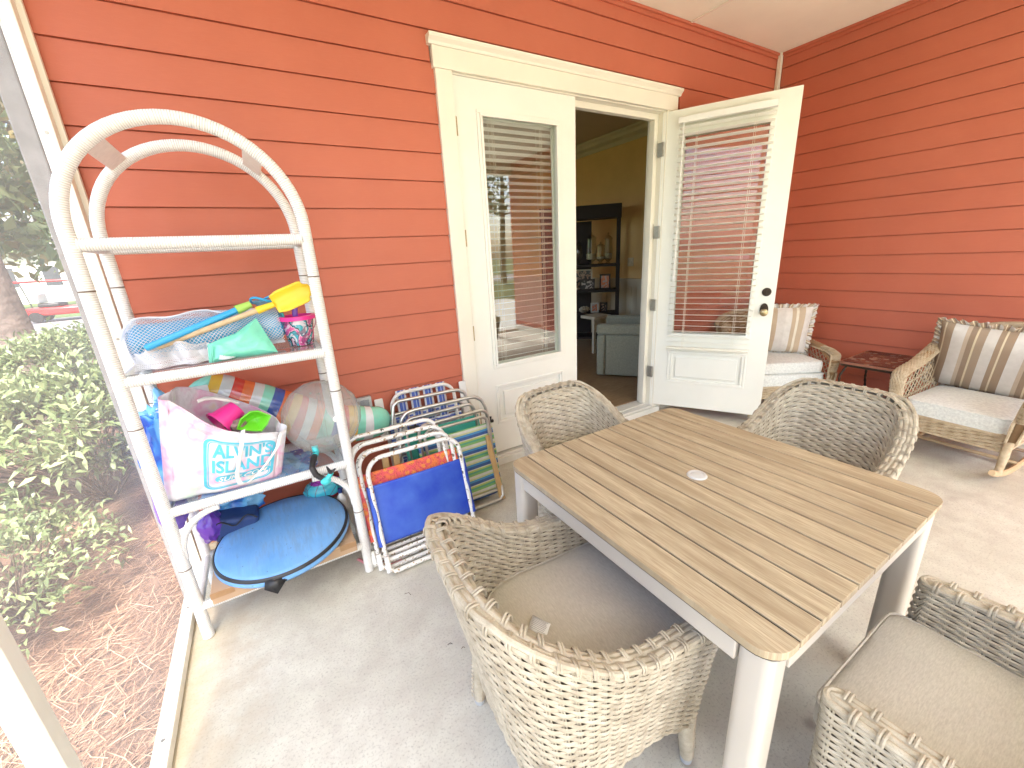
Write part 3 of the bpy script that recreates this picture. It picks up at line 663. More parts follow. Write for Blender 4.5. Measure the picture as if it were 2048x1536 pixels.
def dining_chair(label, loc, rz, group):
    t = thing('dining_chair', label, 'chair', loc, rz, group)
    mb = MB(); weave_shell(mb); build('woven_shell', mb, [M['weave'], M['weaveback']], t, world=False)
    # rim: a cane capsule along both edges, flat filler strips between, double ties
    line, L = resample([V(q.x * .278, q.y, zrim(q.y) + .004) for q in UC], 150)
    mb = MB(); st_ = shell_rows()[0]
    mb.tube([V(q[0].x, q[0].y, zrim(q[0].y) + .0045) for q in st_], .0088, 8, closed=True, flat=(.8, .95), up=(0, 0, 1))
    def tn(i):
        T = (line[min(i + 1, 150)] - line[max(i - 1, 0)]).normalized(); return T, V(-T.y, T.x, 0).normalized()
    for o_ in (-.0075, .0075):
        T0, T1 = tn(0)[0], tn(150)[0]; pts = [line[0] - T0 * .013 + V(0, 0, .003)]
        for i in range(151):
            T, S = tn(i); pts.append(line[i] + S * (o_ + .0008 * sin(i * .9 + o_ * 400)) + V(0, 0, .0045 + .0012 * cos(i * 1.26 + o_ * 180)))
        mb.tube(pts + [line[150] + T1 * .013 + V(0, 0, .003)], .0085, 8, flat=(.45, 1.0), up=(0, 0, 1))
    nw = int(L / .048)
    for k in range(2 * nw + 1):
        i = min(149, max(1, round(150 * (k + .5) / (2 * nw + 1)))); side = 1 if k % 2 else -1
        for d in (-.0040, .0040):
            T, S = tn(i); c = line[i] + T * d; pts = []
            for a_, zz in ((.001, .0085), (.010, .0115), (.020, .0135), (.027, .0115), (.0315, .004), (.031, -.008)): pts.append(c + S * (side * a_) + V(0, 0, zz))
            mb.tube(pts, .0027, 5, cap=False, flat=(.7, 1.2))
    build('rim', mb, M['weave'], t, world=False)
    # front apron, seat deck
    mb = MB(); weave_patch(mb, lambda a, b: (.225 - .45 * a, .262, .235 + .165 * b - .055 * (abs(a - .5) * 2) ** 3), .45, .17)
    mb.box((-.225, -.22, .375), (.225, .258, .405), mi=1); build('seat_deck', mb, [M['weave'], M['weaveback']], t, world=False)
    for sx in (-1, 1):
        for sy, yy in ((-1, -.232), (1, .238)):
            top = V(sx * .222, yy * .95, .34); bot = V(sx * .238, yy * 1.0 + (.004 if sy > 0 else -.012), .022)
            mb = MB(); n = 56; mb.tube([top.lerp(bot, k / n) for k in range(n + 1)], [(.034 - .014 * k / n) * (1 + .045 * (k % 2)) for k in range(n + 1)], 12)
            for k in range(9):
                q = top.lerp(bot, .45 + k * .06); mb.tube([q + V(.0225 * sx * .2, .0265 * sy, 0) + V(.008 * cos(a), 0, .008 * sin(a)) for a in (0, 1.5, 3, 4.5)], .002, 4, cap=False)
            lg = build('leg', mb, M['weave'], t, world=False)
            mb = MB(); mb.tube([bot + V(0, 0, .004), bot - V(0, 0, .021)], [.0195, .017], 14); build('foot_cap', mb, simple('grey foot cap', (.40, .42, .45), .5) if 'footcap' not in M else M['footcap'], lg, world=False)
    mb = MB(); edge = cushion(mb, -.226, .226, -.255, .288, .420, .488, r=.030, back_r=.17)
    cu = build('cushion', mb, M['seatfab'], t, world=False)
    mb = MB(); mb.tube(edge, .0042, 6, closed=True); build('piping', mb, M['seatfab'], cu, world=False)
    return t, cu
M['footcap'] = simple('grey foot cap', (.40, .42, .45), .5)
GC = 'woven dining chairs around the teak table'
ch1, cu1 = dining_chair('woven dining chair nearest the beach gear, white care tag on its cushion', (.616, .754, 0), -pi / 2 - .067, GC)
def tagged():
    mb = MB(); mb.grid(lambda a, b: (-.035 + .042 * b - .195 + .0 * a, -.215 + .062 * a, .487 + .004 * sin(a * 3)), 3, 3)
    return mb
ch2 = dup(ch1, (1.235, 1.325, 0), pi + radians(3), 'woven dining chair between the table and the french doors, only its back showing')
ch3 = dup(ch1, (1.955, .765, 0), pi / 2, 'woven dining chair across the table, wide back turned to the wicker rocker')
ch4 = dup(ch1, (1.140, -.035, 0), 0, 'woven dining chair in the lower right corner, arms and beige cushion in close view')
# care tag of the first chair's cushion with lines of print
TAG = simple('white tag cloth', (.80, .80, .80), .8)
p0 = at(1066, 1230, z=.5095); p1 = at(1102, 1248, z=.5085); p2 = at(1092, 1274, z=.507); p3 = at(1056, 1255, z=.507)
def loc_of(p): return Matrix.Rotation(pi / 2 + .067, 3, 'Z') @ (p - V(.616, .754, 0))
mb = MB(); a0, a1, a2, a3 = map(loc_of, (p0, p1, p2, p3)); mb.grid(lambda a, b: a0.lerp(a1, a).lerp(a3.lerp(a2, a), b) + V(0, 0, .003 * sin(b * 5)), 4, 4)
tg = build('care_tag', mb, TAG, ch1, world=False, solid=.0006)
mb = MB()
for i in range(8):
    b = .12 + i * .1; q0 = a0.lerp(a1, .08).lerp(a3.lerp(a2, .08), b); q1 = a0.lerp(a1, ru(.75, .92)).lerp(a3.lerp(a2, ru(.8, .92)), b)
    mb.tube([q0 + V(0, 0, .003 * sin(b * 5) + .0006), q1 + V(0, 0, .003 * sin(b * 5) + .0006)], .0006, 4)
build('print', mb, simple('grey print', (.25, .25, .3), .8), tg, world=False)
# ================================================================== RATTAN SHELF
SY0, SY1, SX0, SX1 = 1.908, 2.285, -.474, .212; TR = .0220
sh = thing('rattan_shelf', 'tall white wrapped rattan shelf with arched top, full of beach toys', 'shelf', (-.13, 2.1, 0))
SXC = (SX0 + SX1) / 2; SR = (SX1 - SX0) / 2; ZS = 2.004 - SR
M['seam'] = simple('worn cane', (.16, .12, .09), .8)
def arch(y):
    P = [V(SX0, y, .004 + (ZS - .004) * k / 30) for k in range(31)] + [V(SXC - SR * cos(pi * k / 32), y, ZS + SR * sin(pi * k / 32)) for k in range(1, 32)] + [V(SX1, y, ZS - (ZS - .004) * k / 30) for k in range(31)]
    return P
for y in (SY0, SY1):
    mb = MB(); P = arch(y); mb.tube(P, TR, 14); build('arch_frame', mb, M['rattan'], sh)
    for x in (SX0, SX1):
        for z in (1.47, .98, .36):
            mb = MB(); mb.tube([V(x, y, z + .0022), V(x, y, z - .0022)], TR + .0010, 14, cap=False); build('wrap_seam', mb, M['seam'], sh)
for ang in (50, 130):
    a = radians(ang); x, z = SXC - SR * cos(a), ZS + SR * sin(a); r_ = Matrix.Rotation(a - pi / 2, 3, 'Y')
    mb = MB(); mb.box((x - .035, SY0 + .02, z - .006), (x + .035, SY1 - .02, z + .006), r_); build('top_slat', mb, simple('slat paint', (.84, .82, .77), .5, .06, 50) if ang == 50 else bpy.data.materials['slat paint'], sh, bev=.002)
TZ = [1.615, 1.153, .619, .160]
for k, z in enumerate(TZ):
    for y in (SY0, SY1):
        mb = MB(); mb.tube([V(SX0 + .018, y, z), V(SX1 - .018, y, z)], .0205, 12); build('cross_rail', mb, M['rattan'], sh)
    for x in (SX0, SX1):
        mb = MB(); mb.tube([V(x, SY0 + .018, z), V(x, SY1 - .018, z)], .018, 12); build('side_rail', mb, M['rattan'], sh)
    if k:
        mb = MB(); mb.box((SX0 + .02, SY0 - .004, z + .0215), (SX1 - .02, SY1 + .004, z + .026)); build('glass_shelf', mb, M['shelfglass'], sh, smooth=False)
for x, s in ((SX0, 1), (SX1, -1)):
    for y in (SY0, SY1):
        mb = MB(); mb.tube([V(x + s * (.155 * (1 - cos(t))) + s * .012, y, .405 + .185 * sin(t) ** .9) for t in [pi / 2 * k / 12 for k in range(13)]], .0135, 9); build('corner_brace', mb, M['rattan'], sh)
# ------------------------------------------------------------------ top-tier toys
TA = TZ[1] + .027
def lump(c, rad, amp=.12, fr=3, seed=0, nu=36, nv=20, power=1.0, axis=None):
    c = V(*c)
    def fn(a, b):
        th, ph = 2 * pi * a, pi * b; d = V(sin(ph) * cos(th), sin(ph) * sin(th), cos(ph))
        q = V(*(math.copysign(abs(d[i]) ** power, d[i]) * rad[i] for i in range(3)))
        k = 1 + amp * noise.noise(d * fr + V(seed, seed * 2.3, 0)) + amp * .5 * noise.noise(d * fr * 2.3 + V(0, seed, 5)) - amp * .35 * abs(noise.noise(d * fr * 1.7 + V(3, seed, 1)))
        q = q * k
        return c + (axis @ q if axis is not None else q)
    return fn
def frame_to(d):
    return V(*d).to_track_quat('X', 'Z').to_matrix()
# blue rolled float in a white net bag
A, B = V(-.452, 2.085, TA + .082), V(.085, 2.10, TA + .098); ax = frame_to(B - A); Lr = (B - A).length
rf_ = thing('rolled_float', 'bright blue rolled vinyl float lying on the upper glass tier inside white netting', 'pool float', (A + B) / 2)
mb = MB()
def rollf(a, b):
    t = b; r = .072 * (1 + .06 * noise.noise(V(a * 5, t * 6, 2))) * (min(1, (t * 14 + .25)) ** .5) * (min(1, ((1 - t) * 10 + .3)) ** .5); th = 2 * pi * a
    return A + ax @ V(Lr * t, r * cos(th), r * sin(th) * .95)
mb.grid(rollf, 28, 34); mb.lathe([(0, 0), (.05, .0)], A + V(.002, 0, 0), 16, Matrix.Rotation(-pi / 2, 3, 'Y')); build('roll', mb, M['bluevinyl'], rf_)
mb = MB(); mb.tube([rollf(k / 20 * .9, .985) + V(.002, 0, 0) for k in range(21)], .005, 5); build('valve_cord', mb, M['tealp'], rf_)
mb = MB()
def netf(a, b):
    th = 2 * pi * a; t = -.03 + .98 * b
    r = .090 * (1 + .16 * noise.noise(V(cos(th) * 1.4, sin(th) * 1.4, t * 5))) * min(1, (b * 9 + .12)) ** .5
    drop = -.018 * max(0, -sin(th)) + .0
    yy = r * cos(th) - (.045 * b if sin(th) < 0 else .02 * b)
    zz = max(-.070, r * sin(th) * (1 if sin(th) < 0 else .98 - .5 * max(0, b - .55)) + drop)
    return A + ax @ V(Lr * t, yy, zz)
def net(mb, fn, nu, nv, r, hops=1, wrap=True):
    for s in (1, -1):
        for i in range(nu):
            pts = []
            for j in range(nv + 1):
                a = (i + s * j * .5) / nu; a = a % 1 if wrap else a; pts.append(V(*fn(a, j / nv)))
            mb.tube(pts, r, 3, cap=False)
net(mb, netf, 46, 78, .0010)
nb = tag(build('net_bag', mb, M['netting'], None), 'white mesh beach bag wrapped round the rolled float on the upper tier', 'mesh bag')
# loose folds of the bag along the front
mb = MB()
def foldf(a, b):
    x = -.43 + .34 * a; f = .5 + .5 * sin(pi * min(1, a * 1.15 + .1))
    z = TA + .004 + (.075 * f) * b + .010 * sin(a * 26 + b * 3) * b; y = 1.955 + .022 * sin(a * 21 + b * 2) - .022 * (1 - b) + .03 * b
    return V(x, y, z)
net(mb, lambda a, b: foldf(min(1, max(0, a)), b), 60, 22, .0010, wrap=True)
fo = build('loose_fold', mb, M['netting'], nb)
mb = MB(); mb.tube([netf(.27 + .02 * sin(k), .02 + k * .044) + V(0, -.002, .002) for k in range(21)], .0035, 5); mb.tube([foldf(k / 20, 1) for k in range(21)], .003, 5); build('drawstring', mb, M['netting'], nb)
# shovels
def shovel(name, label, P0, P1, P2, r, mh, mcol, mblade, collar):
    t = thing(name, label, 'toy shovel', P0); mb = MB(); mb.tube([P0, P0.lerp(P1, .02), P1], [r * .8, r, r], 12); build('handle', mb, mh, t)
    d = (P1 - P0).normalized(); c1 = P1 + d * collar; mb = MB(); mb.tube([P1 - d * .012, P1 + d * .01, c1], [r * 1.5, r * 1.35, r * 1.1], 12); build('collar', mb, mcol, t)
    return t, d, c1
P0, P1 = at(292, 703, y=1.985), at(520, 619, y=1.985)
t, d, c1 = shovel('toy_shovel', 'toy spade with pale wooden handle and yellow blade on the upper tier', P0, P1, None, .0105, M['handlewood'], M['yellow'], None, .055)
E1 = at(622, 576, y=1.985) + V(0, 0, 0); bd = (E1 - c1); bl = bd.length; bd.normalize(); sd_ = V(-bd.z, 0, bd.x)
mb = MB()
def bladef(a, b):
    wv = .036 + .010 * min(1, b * 5) - (.030 * max(0, b - .8) / .2 * abs(2 * a - 1) ** 2 if b > .8 else 0); c = abs(2 * a - 1)
    return c1 + bd * (bl * b * (1 - .10 * c * c * (b > .9))) + sd_ * ((2 * a - 1) * wv) + V(0, -.014 * c * c + .004, 0)
mb.grid(bladef, 10, 12); build('blade', mb, M['yellow'], t, solid=.004)
P0, P1 = at(290, 697, y=1.955), at(479, 618, y=2.02)
t, d, c1 = shovel('toy_net', 'toy scoop net with a bright blue handle and lime collar lying beside the wooden spade', P0, P1, None, .0125, M['bluep'], M['limep'], None, .045)
mb = MB(); c = c1 + d * .045; mb.tube([c + V(.05 * cos(a) + .01, .03 * sin(a), .012 * sin(a * 2)) for a in [2 * pi * k / 24 for k in range(24)]], .005, 6, closed=True)
build('hoop', mb, M['bluep'], t); mb = MB(); net(mb, lambda a, b: c + V(.05 * cos(2 * pi * a) * (1 - b * .6) + .01, .03 * sin(2 * pi * a) * (1 - b * .6), -.035 * b), 14, 10, .0013); build('net', mb, simple('blue net cord', (.12, .25, .35), .8), t)
# mint wrapped pouch
mp = [at(*p, y=1.945) for p in ((414, 690), (418, 726), (470, 716), (556, 704), (512, 638), (470, 668))]
mb = MB(); c = sum(mp, V(0, 0, 0)) / 6
def pouch(a, b, s):
    i = a * 6; k = int(i) % 6; q = mp[k].lerp(mp[(k + 1) % 6], i - int(i)); p = c.lerp(q, b); f = (1 - b ** 2.5)
    return p + V(0, s * (.024 * f) + .006 * noise.noise(p * 26), .0015 * noise.noise(p * 40)) + V(0, (p.z - TA) * .25, 0)
for s in (-1, 1): mb.grid(lambda a, b, s=s: pouch(a, b, s), 60, 10)
po = tag(build('plastic_pouch', mb, M['mintfoil'], None), 'crinkled mint green plastic pouch leaning in front of the rolled float', 'pouch')
mb = MB(); e0, e1 = at(417, 691, y=1.944), at(420, 726, y=1.938)
for o_ in (0, .006, .012): mb.tube([e0 + V(o_, -.003, 0), e1 + V(o_, -.003, 0)], .0014, 5)
build('seal', mb, M['mintfoil'], po)
# sand bucket of the upper tier
def bucket_art():
    t = NT('printed clear bucket'); co = t.coord(); n = t.noise(co, 13, 3, .5, 1.6); n2 = t.noise(co, 26, 4, .6, 1)
    c = t.ramp(n, [(.30, (.62, .10, .30)), (.42, (.62, .45, .55)), (.47, (.03, .03, .05)), (.52, (.04, .34, .42)), (.58, (.60, .62, .66)), (.70, (.62, .16, .38))], 'CONSTANT')
    t.col(t.mix(t.ramp(n2, [(.50, (0, 0, 0)), (.56, (.7, .7, .7))]), c, (.12, .03, .10))); t.set(Roughness=.15); t.b.inputs['Coat Weight'].default_value = .5; return t.m
bc = V(.128, 2.045, TA); bk = thing('sand_bucket', 'small printed sand bucket with hot pink rim at the right end of the upper tier', 'bucket', bc)
mb = MB(); mb.lathe([(0, .002), (.050, .002), (.066, .118), (.063, .118), (.048, .006), (0, .006)], bc, 32); build('pail', mb, bucket_art(), bk)
mb = MB(); mb.lathe([(.062, .112), (.075, .112), (.077, .128), (.062, .130), (.062, .112)], bc, 32); build('rim', mb, M['pinkp'], bk)
mb = MB(); mb.tube([bc + V(.074 * cos(a), -.01 - .05 * abs(sin(a)), .118 - .07 * abs(sin(a))) for a in [pi * k / 16 for k in range(17)][:7]], .002, 6); build('bail', mb, simple('smoky bail', (.35, .1, .2), .3), bk)
sc = thing('hand_shovel', 'purple hand shovel standing in the small bucket', 'toy shovel', bc + V(0, 0, .02)); mb = MB()
q0, q1 = at(590, 628, y=2.02), at(588, 585, y=2.02); mb.tube([q0 - V(0, 0, .08), q0, q1], .011, 10, flat=(1, .6)); build('handle', mb, M['purplep'], sc)
mb = MB(); mb.tube([q1 + V(.010 * cos(a), 0, .010 * sin(a) + .004) for a in [2 * pi * k / 16 for k in range(16)]], .0055, 8, closed=True, up=(0, 1, 0)); build('loop', mb, M['purplep'], sc)
# ------------------------------------------------------------------ middle tier
TB = TZ[2] + .027
pA, pB, pC, pD = at(372, 780, y=2.30), at(520, 815, y=2.32), at(665, 850, y=2.33), at(783, 838, y=2.36)
mb = MB(); keys = [pA, at(440, 796, y=2.31), pB, at(600, 838, y=2.325), pC, at(735, 846, y=2.34), pD]
rad = [(0, .010), (.02, .055), (.06, .098), (.12, .115), (.5, .125), (.72, .112), (.86, .100), (.93, .088), (.97, .062), (.99, .028), (1, .004)]
cl, _ = resample(keys, 60)
def tubef(a, b):
    i = b * 60; k = min(59, int(i)); p = cl[k].lerp(cl[k + 1], i - k); r = interp(rad, b) * (1 + .03 * noise.noise(V(a * 8, b * 12, 1))); T = (cl[k + 1] - cl[k]).normalized(); N1 = V(0, 1, 0); N1 = (N1 - T * T.dot(N1)).normalized(); N2 = T.cross(N1); th = 2 * pi * a
    return p + N1 * (r * cos(th)) * .62 + N2 * (r * sin(th))
mb.grid(tubef, 32, 60); nf = thing('swim_noodle_float', 'inflated float tube with rainbow stripes running behind the tote bag and clear ball', 'pool float', pB)
build('tube', mb, M['float'], nf)
mb = MB(); q = at(500, 800, y=2.22); mb.box((-.33, 2.226, .990), (-.27, 2.229, 1.03)); build('label_patch', mb, M['whitep'], nf)
# clear beach ball
bc = V(.152, 2.085, TB + .168)
bb = thing('beach_ball', 'big clear see-through beach ball beside the tote bag on the middle tier', 'ball', bc)
mb = MB(); mb.grid(lump(bc, (.176, .176, .172), .035, 4, 3, 48, 28), 48, 28); build('skin', mb, M['ballclear'], bb)
mb = MB()
for k in range(3): mb.tube([bc + Matrix.Rotation(k * pi / 3 + .4, 3, 'Z') @ V(.1765 * cos(a), 0, .1725 * sin(a)) for a in [2 * pi * j / 48 for j in range(48)]], .0012, 4, closed=True)
build('seam', mb, M['ballclear'], bb)
mb = MB(); mb.lathe([(0, 0), (.013, 0), (.013, .006), (.007, .008), (.007, .013), (0, .013)], bc + V(.04, -.167, .03), 14, Matrix.Rotation(pi / 2, 3, 'X')); build('valve', mb, M['whitep'], bb)
# snorkel hooked over the front rail
sn = thing('snorkel', 'black and teal snorkel hooked over the front rail under the clear ball', 'snorkel', at(650, 950, y=1.87))
sp = [at(u, v, y=y) for u, v, y in ((632, 905, 1.96), (626, 922, 1.91), (624, 936, 1.875), (632, 950, 1.862), (645, 957, 1.86), (653, 960, 1.86))]
sp, _ = resample(sp, 40); mb = MB(); mb.tube(sp, [.0115 * (1.0 + .13 * (k % 2)) for k in range(41)], 12); build('corrugated_hose', mb, M['black'], sn)
mb = MB(); mb.tube([sp[0] + V(.0, .01, .03), sp[0], sp[5]], .0135, 12); build('upper_tube', mb, M['tealp'], sn)
q = at(652, 962, y=1.85); mb = MB(); mb.grid(lump(q, (.023, .018, .018), .05, 3, 1), 16, 10); mb.tube([q, at(660, 950, y=1.85), at(664, 944, y=1.85)], [.013, .011, .009], 10); build('mouthpiece', mb, M['tealp'], sn)
mb = MB(); q = at(661, 946, y=1.845)
for e in (at(653, 933, y=1.845), at(662, 940, y=1.84), at(671, 937, y=1.845)): mb.tube([q, q.lerp(e, .6), e], [.0075, .006, .003], 8)
build('bite_tab', mb, M['black'], sn)
# tote bag
def tote_mat():
    t = NT('thin white tote cloth'); co = t.coord(); n = t.noise(co, 7, 3, .5); n2 = t.noise(co, 9, 2, .5, 1)
    c = t.ramp(n, [(.28, (.50, .66, .50)), (.38, (.66, .65, .68)), (.48, (.74, .72, .76)), (.57, (.74, .42, .58)), (.65, (.74, .68, .70)), (.74, (.78, .66, .40))])
    t.col(c); t.set(Roughness=.75); t.bump(t.math('ADD', t.noise(co, 16, 5, .55), t.math('MULTIPLY', n2, .5)), .65, .012); return t.m
tm = tote_mat()
TL, TR_, BL, BR = V(-.352, 1.945, 1.075), V(.005, 1.945, .905), V(-.405, 1.955, TB + .002), V(-.045, 1.95, TB + .002)
tt = thing('tote_bag', 'sagging white cloth tote bag with blue surf shop lettering on the middle tier', 'bag', (-.2, 2.0, TB))
def front(a, b):
    "a 0..1 left to right, b 0 bottom..1 top"
    top = at(*[(1 - a) * x + a * y for x, y in zip((336, 800), (558, 866))], y=1.952) + V(0, 0, -.030 * sin(pi * a) - .025 * sin(pi * min(1, a * 1.0)) ** 2)
    bot = at(*[(1 - a) * x + a * y for x, y in zip((352, 997), (548, 952))], y=1.952)
    p = bot.lerp(top, b); bul = sin(pi * min(1, .12 + a * .8)) ** .7 * sin(pi * (.10 + .72 * b)) ** .7
    return p + V(0, -.068 * bul + .014 * noise.noise(p * 9) + .007 * noise.noise(p * 24) + .005 * abs(noise.noise(V(p.x * 12 + p.z * 14, p.z * 5, 2))) + (.0 if b < .9 else .01), .0)
def back(a, b):
    p = front(a, min(b, .98)); d = .13 + .05 * sin(pi * a) * b; hgt = .075 * b * sin(pi * min(1, .10 + .80 * a)) ** .8
    return V(p.x + .01 * b, 2.0 + d * (.85 + .15 * b) * min(1, sin(pi * (.04 + .92 * a)) ** .5 * 1.0) + .010 * noise.noise(p * 9) - (.045 if a in (0, 1) else 0), p.z + hgt)
mb = MB(); mb.grid(front, 40, 30); build('front_panel', mb, tm, tt, solid=.0012)
mb = MB(); mb.grid(lambda a, b: back(a, b), 40, 30); build('back_panel', mb, tm, tt, solid=.0012)
for a in (0, 1): mb = MB(); mb.grid(lambda u, v, a=a: front(a, v).lerp(back(a, v), u) + V((.03 if a else -.035) * sin(pi * u) * (1 if a else 1), 0, 0), 8, 26); build('side_panel', mb, tm, tt, solid=.0012)
mb = MB(); mb.tube([front(k / 40, 1) for k in range(41)], .003, 6); mb.tube([back(k / 40, 1) for k in range(41)], .003, 6); build('hem', mb, tm, tt)
strap_m = simple('white cotton strap', (.80, .79, .78), .8, .04, 20, .3, 120, .001)
def ribbon(name, P, wv, side, parent, mat=strap_m):
    mb = MB(); P, _ = resample(P, 30); vs = []
    for i, p in enumerate(P): vs += [p - V(*side) * wv, p + V(*side) * wv]
    mb.add(vs, [(2 * i, 2 * i + 1, 2 * i + 3, 2 * i + 2) for i in range(30)]); return build(name, mb, mat, parent, solid=.002)
ribbon('strap', [at(u, v, y=y) for u, v, y in ((486, 860, 1.900), (483, 895, 1.868), (478, 925, 1.86), (474, 950, 1.86), (480, 967, 1.86), (492, 968, 1.86), (512, 952, 1.87), (535, 925, 1.885), (556, 893, 1.90), (561, 868, 1.92))], .009, (.9, .1, .2), tt)
ribbon('strap', [at(u, v, y=y) for u, v, y in ((395, 803, 2.03), (410, 797, 2.05), (430, 796, 2.07), (455, 800, 2.08), (478, 805, 2.09))], .009, (0, .5, .8), tt)
# printed front: rounded badge outline and lettering mapped on to the bulging cloth
inkb = simple('turquoise print', (.10, .50, .66), .7, .1, 30)
def on_front(x, z, d=.0022):
    # x,z: 0..1 of the badge -> panel coordinates
    a = .30 + .675 * x; b = .15 + .62 * z + .05 * x; p = front(a, b); e = .01
    n = (front(a + e, b) - front(a - e, b)).cross(front(a, b + e) - front(a, b - e)).normalized()
    if n.y > 0: n = -n
    return p + n * d
mb = MB()
def badge(ins, n=12):
    return [(min(1, max(0, x)), z) for x, z in rrect(ins, 1 - ins, ins * .9 - .14, 1.10 - ins * .9, .16 - ins * .8, n)]
def ring(i0, i1):
    A_, B_ = badge(i0), badge(i1); vs = []; 
    def dens(P): 
        Q, _ = resample([V(x, z, 0) for x, z in P + [P[0]]], 140); return Q
    A_, B_ = dens(A_), dens(B_)
    vs = [on_front(p.x, p.y) for p in A_] + [on_front(p.x, p.y) for p in B_]; m = len(A_)
    mb.add(vs, [(i, i + 1, m + i + 1, m + i) for i in range(m - 1)])
ring(0, .045); ring(.058, .072)
def text_mesh(body, x0, z0, w_, h_, mat, name, parent, shear=0, d=.003, bold=.0):
    cu = bpy.data.curves.new('t', 'FONT'); cu.body = body; cu.size = 1; cu.offset = bold; cu.resolution_u = 3; cu.shear = shear
    ob = bpy.data.objects.new('t', cu); COL.objects.link(ob); bpy.context.view_layer.update(); dg = bpy.context.evaluated_depsgraph_get()
    me = bpy.data.meshes.new_from_object(ob.evaluated_get(dg)); bpy.data.objects.remove(ob)
    import bmesh
    bm = bmesh.new(); bm.from_mesh(me)
    for _ in range(3): bmesh.ops.subdivide_edges(bm, edges=[e for e in bm.edges if e.calc_length() > .08], cuts=1)
    bmesh.ops.triangulate(bm, faces=bm.faces); xs = [v.co.x for v in bm.verts]; ys = [v.co.y for v in bm.verts]
    ax_, bx_, ay_, by_ = min(xs), max(xs), min(ys), max(ys); k = MB()
    k.add([on_front(x0 + w_ * (v.co.x - ax_) / (bx_ - ax_), z0 + h_ * (v.co.y - ay_) / (by_ - ay_), d) for v in bm.verts], [tuple(v.index for v in f.verts) for f in bm.faces]); bm.free(); bpy.data.meshes.remove(me)
    return build(name, k, mat, parent, smooth=False)
build('badge_outline', mb, inkb, tt)
text_mesh("ALVIN'S", .12, .70, .84, .33, inkb, 'lettering', tt, bold=.03)
text_mesh('ISLAND', .12, .32, .86, .33, inkb, 'lettering', tt, bold=.03)
mb = MB(); P = rrect(.16, .96, .06, .245, .09, 5); Q, _ = resample([V(x, z, 0) for x, z in P + [P[0]]], 60); cc = on_front(.55, .15, .0022)
mb.add([on_front(.56 + (p.x - .56) * f, .15 + (p.y - .15) * f, .0020) for f in (1, .66, .33, .02) for p in Q], [(i + r * 61, i + 1 + r * 61, i + 1 + (r + 1) * 61, i + (r + 1) * 61) for r in range(3) for i in range(60)]); build('badge_bar', mb, inkb, tt)
text_mesh('SURF.COM', .21, .085, .70, .135, M['whitep'], 'lettering', tt, shear=.25, d=.0042, bold=.02)
# toys in the tote
q = at(440, 845, y=2.03); sbk = thing('sand_bucket', 'hot pink bucket lying tipped inside the open tote bag', 'bucket', q)
mt = Matrix.Rotation(radians(62), 3, 'Y') @ Matrix.Rotation(radians(-25), 3, 'X')
mb = MB(); mb.lathe([(0, -.085), (.038, -.085), (.052, 0), (.058, 0), (.058, .010), (.050, .010), (.036, -.078), (0, -.078)], q, 28, mt @ Matrix.Rotation(pi, 3, 'X')); build('pail', mb, M['pinkp'], sbk)
mb = MB(); mb.grid(lump(at(472, 850, y=2.02), (.04, .03, .03), .3, 4, 2), 20, 12); tag(build('sand_toy', mb, simple('mottled toy', (.28, .17, .17), .4, .5, 60), None), 'small mottled brown toy between the pink bucket and the green scoop in the tote', 'toy')
gs = thing('sand_scoop', 'bright green plastic scoop sticking out of the tote bag', 'scoop', at(510, 845, y=2.0))
S = [at(*p, y=1.985) for p in ((475, 858), (482, 838), (500, 824), (515, 822), (541, 832), (534, 848), (523, 862), (500, 861))]
c = sum(S, V(0, 0, 0)) / 8; mb = MB()
mb.grid(lambda a, b: c.lerp(S[int(a * 8) % 8].lerp(S[(int(a * 8) + 1) % 8], a * 8 - int(a * 8)), b) + V(0, .045 * (1 - b ** 2), -.0), 48, 10); build('bowl', mb, M['greenp'], gs, solid=.003)
mb = MB(); mb.tube(S + [S[0]], .0035, 6); build('rim', mb, M['greenp'], gs)
# blue dolphin-print bag squeezed against the screen, lilac pouch
def print_blue():
    t = NT('blue printed vinyl'); co = t.coord(); n = t.noise(co, 5, 3, .5, 1.2); v = t.n('TexVoronoi'); v.inputs['Scale'].default_value = 46; t.l(co, v.inputs[0]); m_ = t.noise(co, 4, 2)
    c = t.ramp(n, [(.38, (.02, .10, .50)), (.46, (.05, .22, .62)), (.52, (.14, .46, .80)), (.62, (.30, .62, .86))], 'LINEAR')
    dots = t.math('MULTIPLY', t.ramp(v.outputs[0], [(.20, (1, 1, 1)), (.26, (0, 0, 0))]), t.ramp(m_, [(.52, (0, 0, 0)), (.56, (1, 1, 1))]))
    t.col(t.mix(dots, c, (.8, .84, .9))); t.set(Roughness=.28); t.b.inputs['Coat Weight'].default_value = .4; t.bump(t.noise(co, 15, 4), .6, .008); return t.m
pb = print_blue()
mb = MB(); mb.grid(lump((-.435, 2.165, TB + .165), (.105, .085, .19), .5, 2.6, 4, power=.8), 44, 30); tag(build('vinyl_bag', mb, pb, None), 'deflated blue vinyl float bunched up between the tote bag and the screen', 'pool float')
mb = MB(); mb.grid(lump((-.50, 2.12, TZ[2] - .06), (.055, .09, .11), .2, 1.6, 9, power=.85), 36, 24); tag(build('lilac_float', mb, simple('lilac vinyl', (.26, .14, .50), .35, .15, 6, .5, 18, .006, coat=.3), None), 'lilac vinyl float bulging past the left shelf leg below the middle tier', 'pool float')
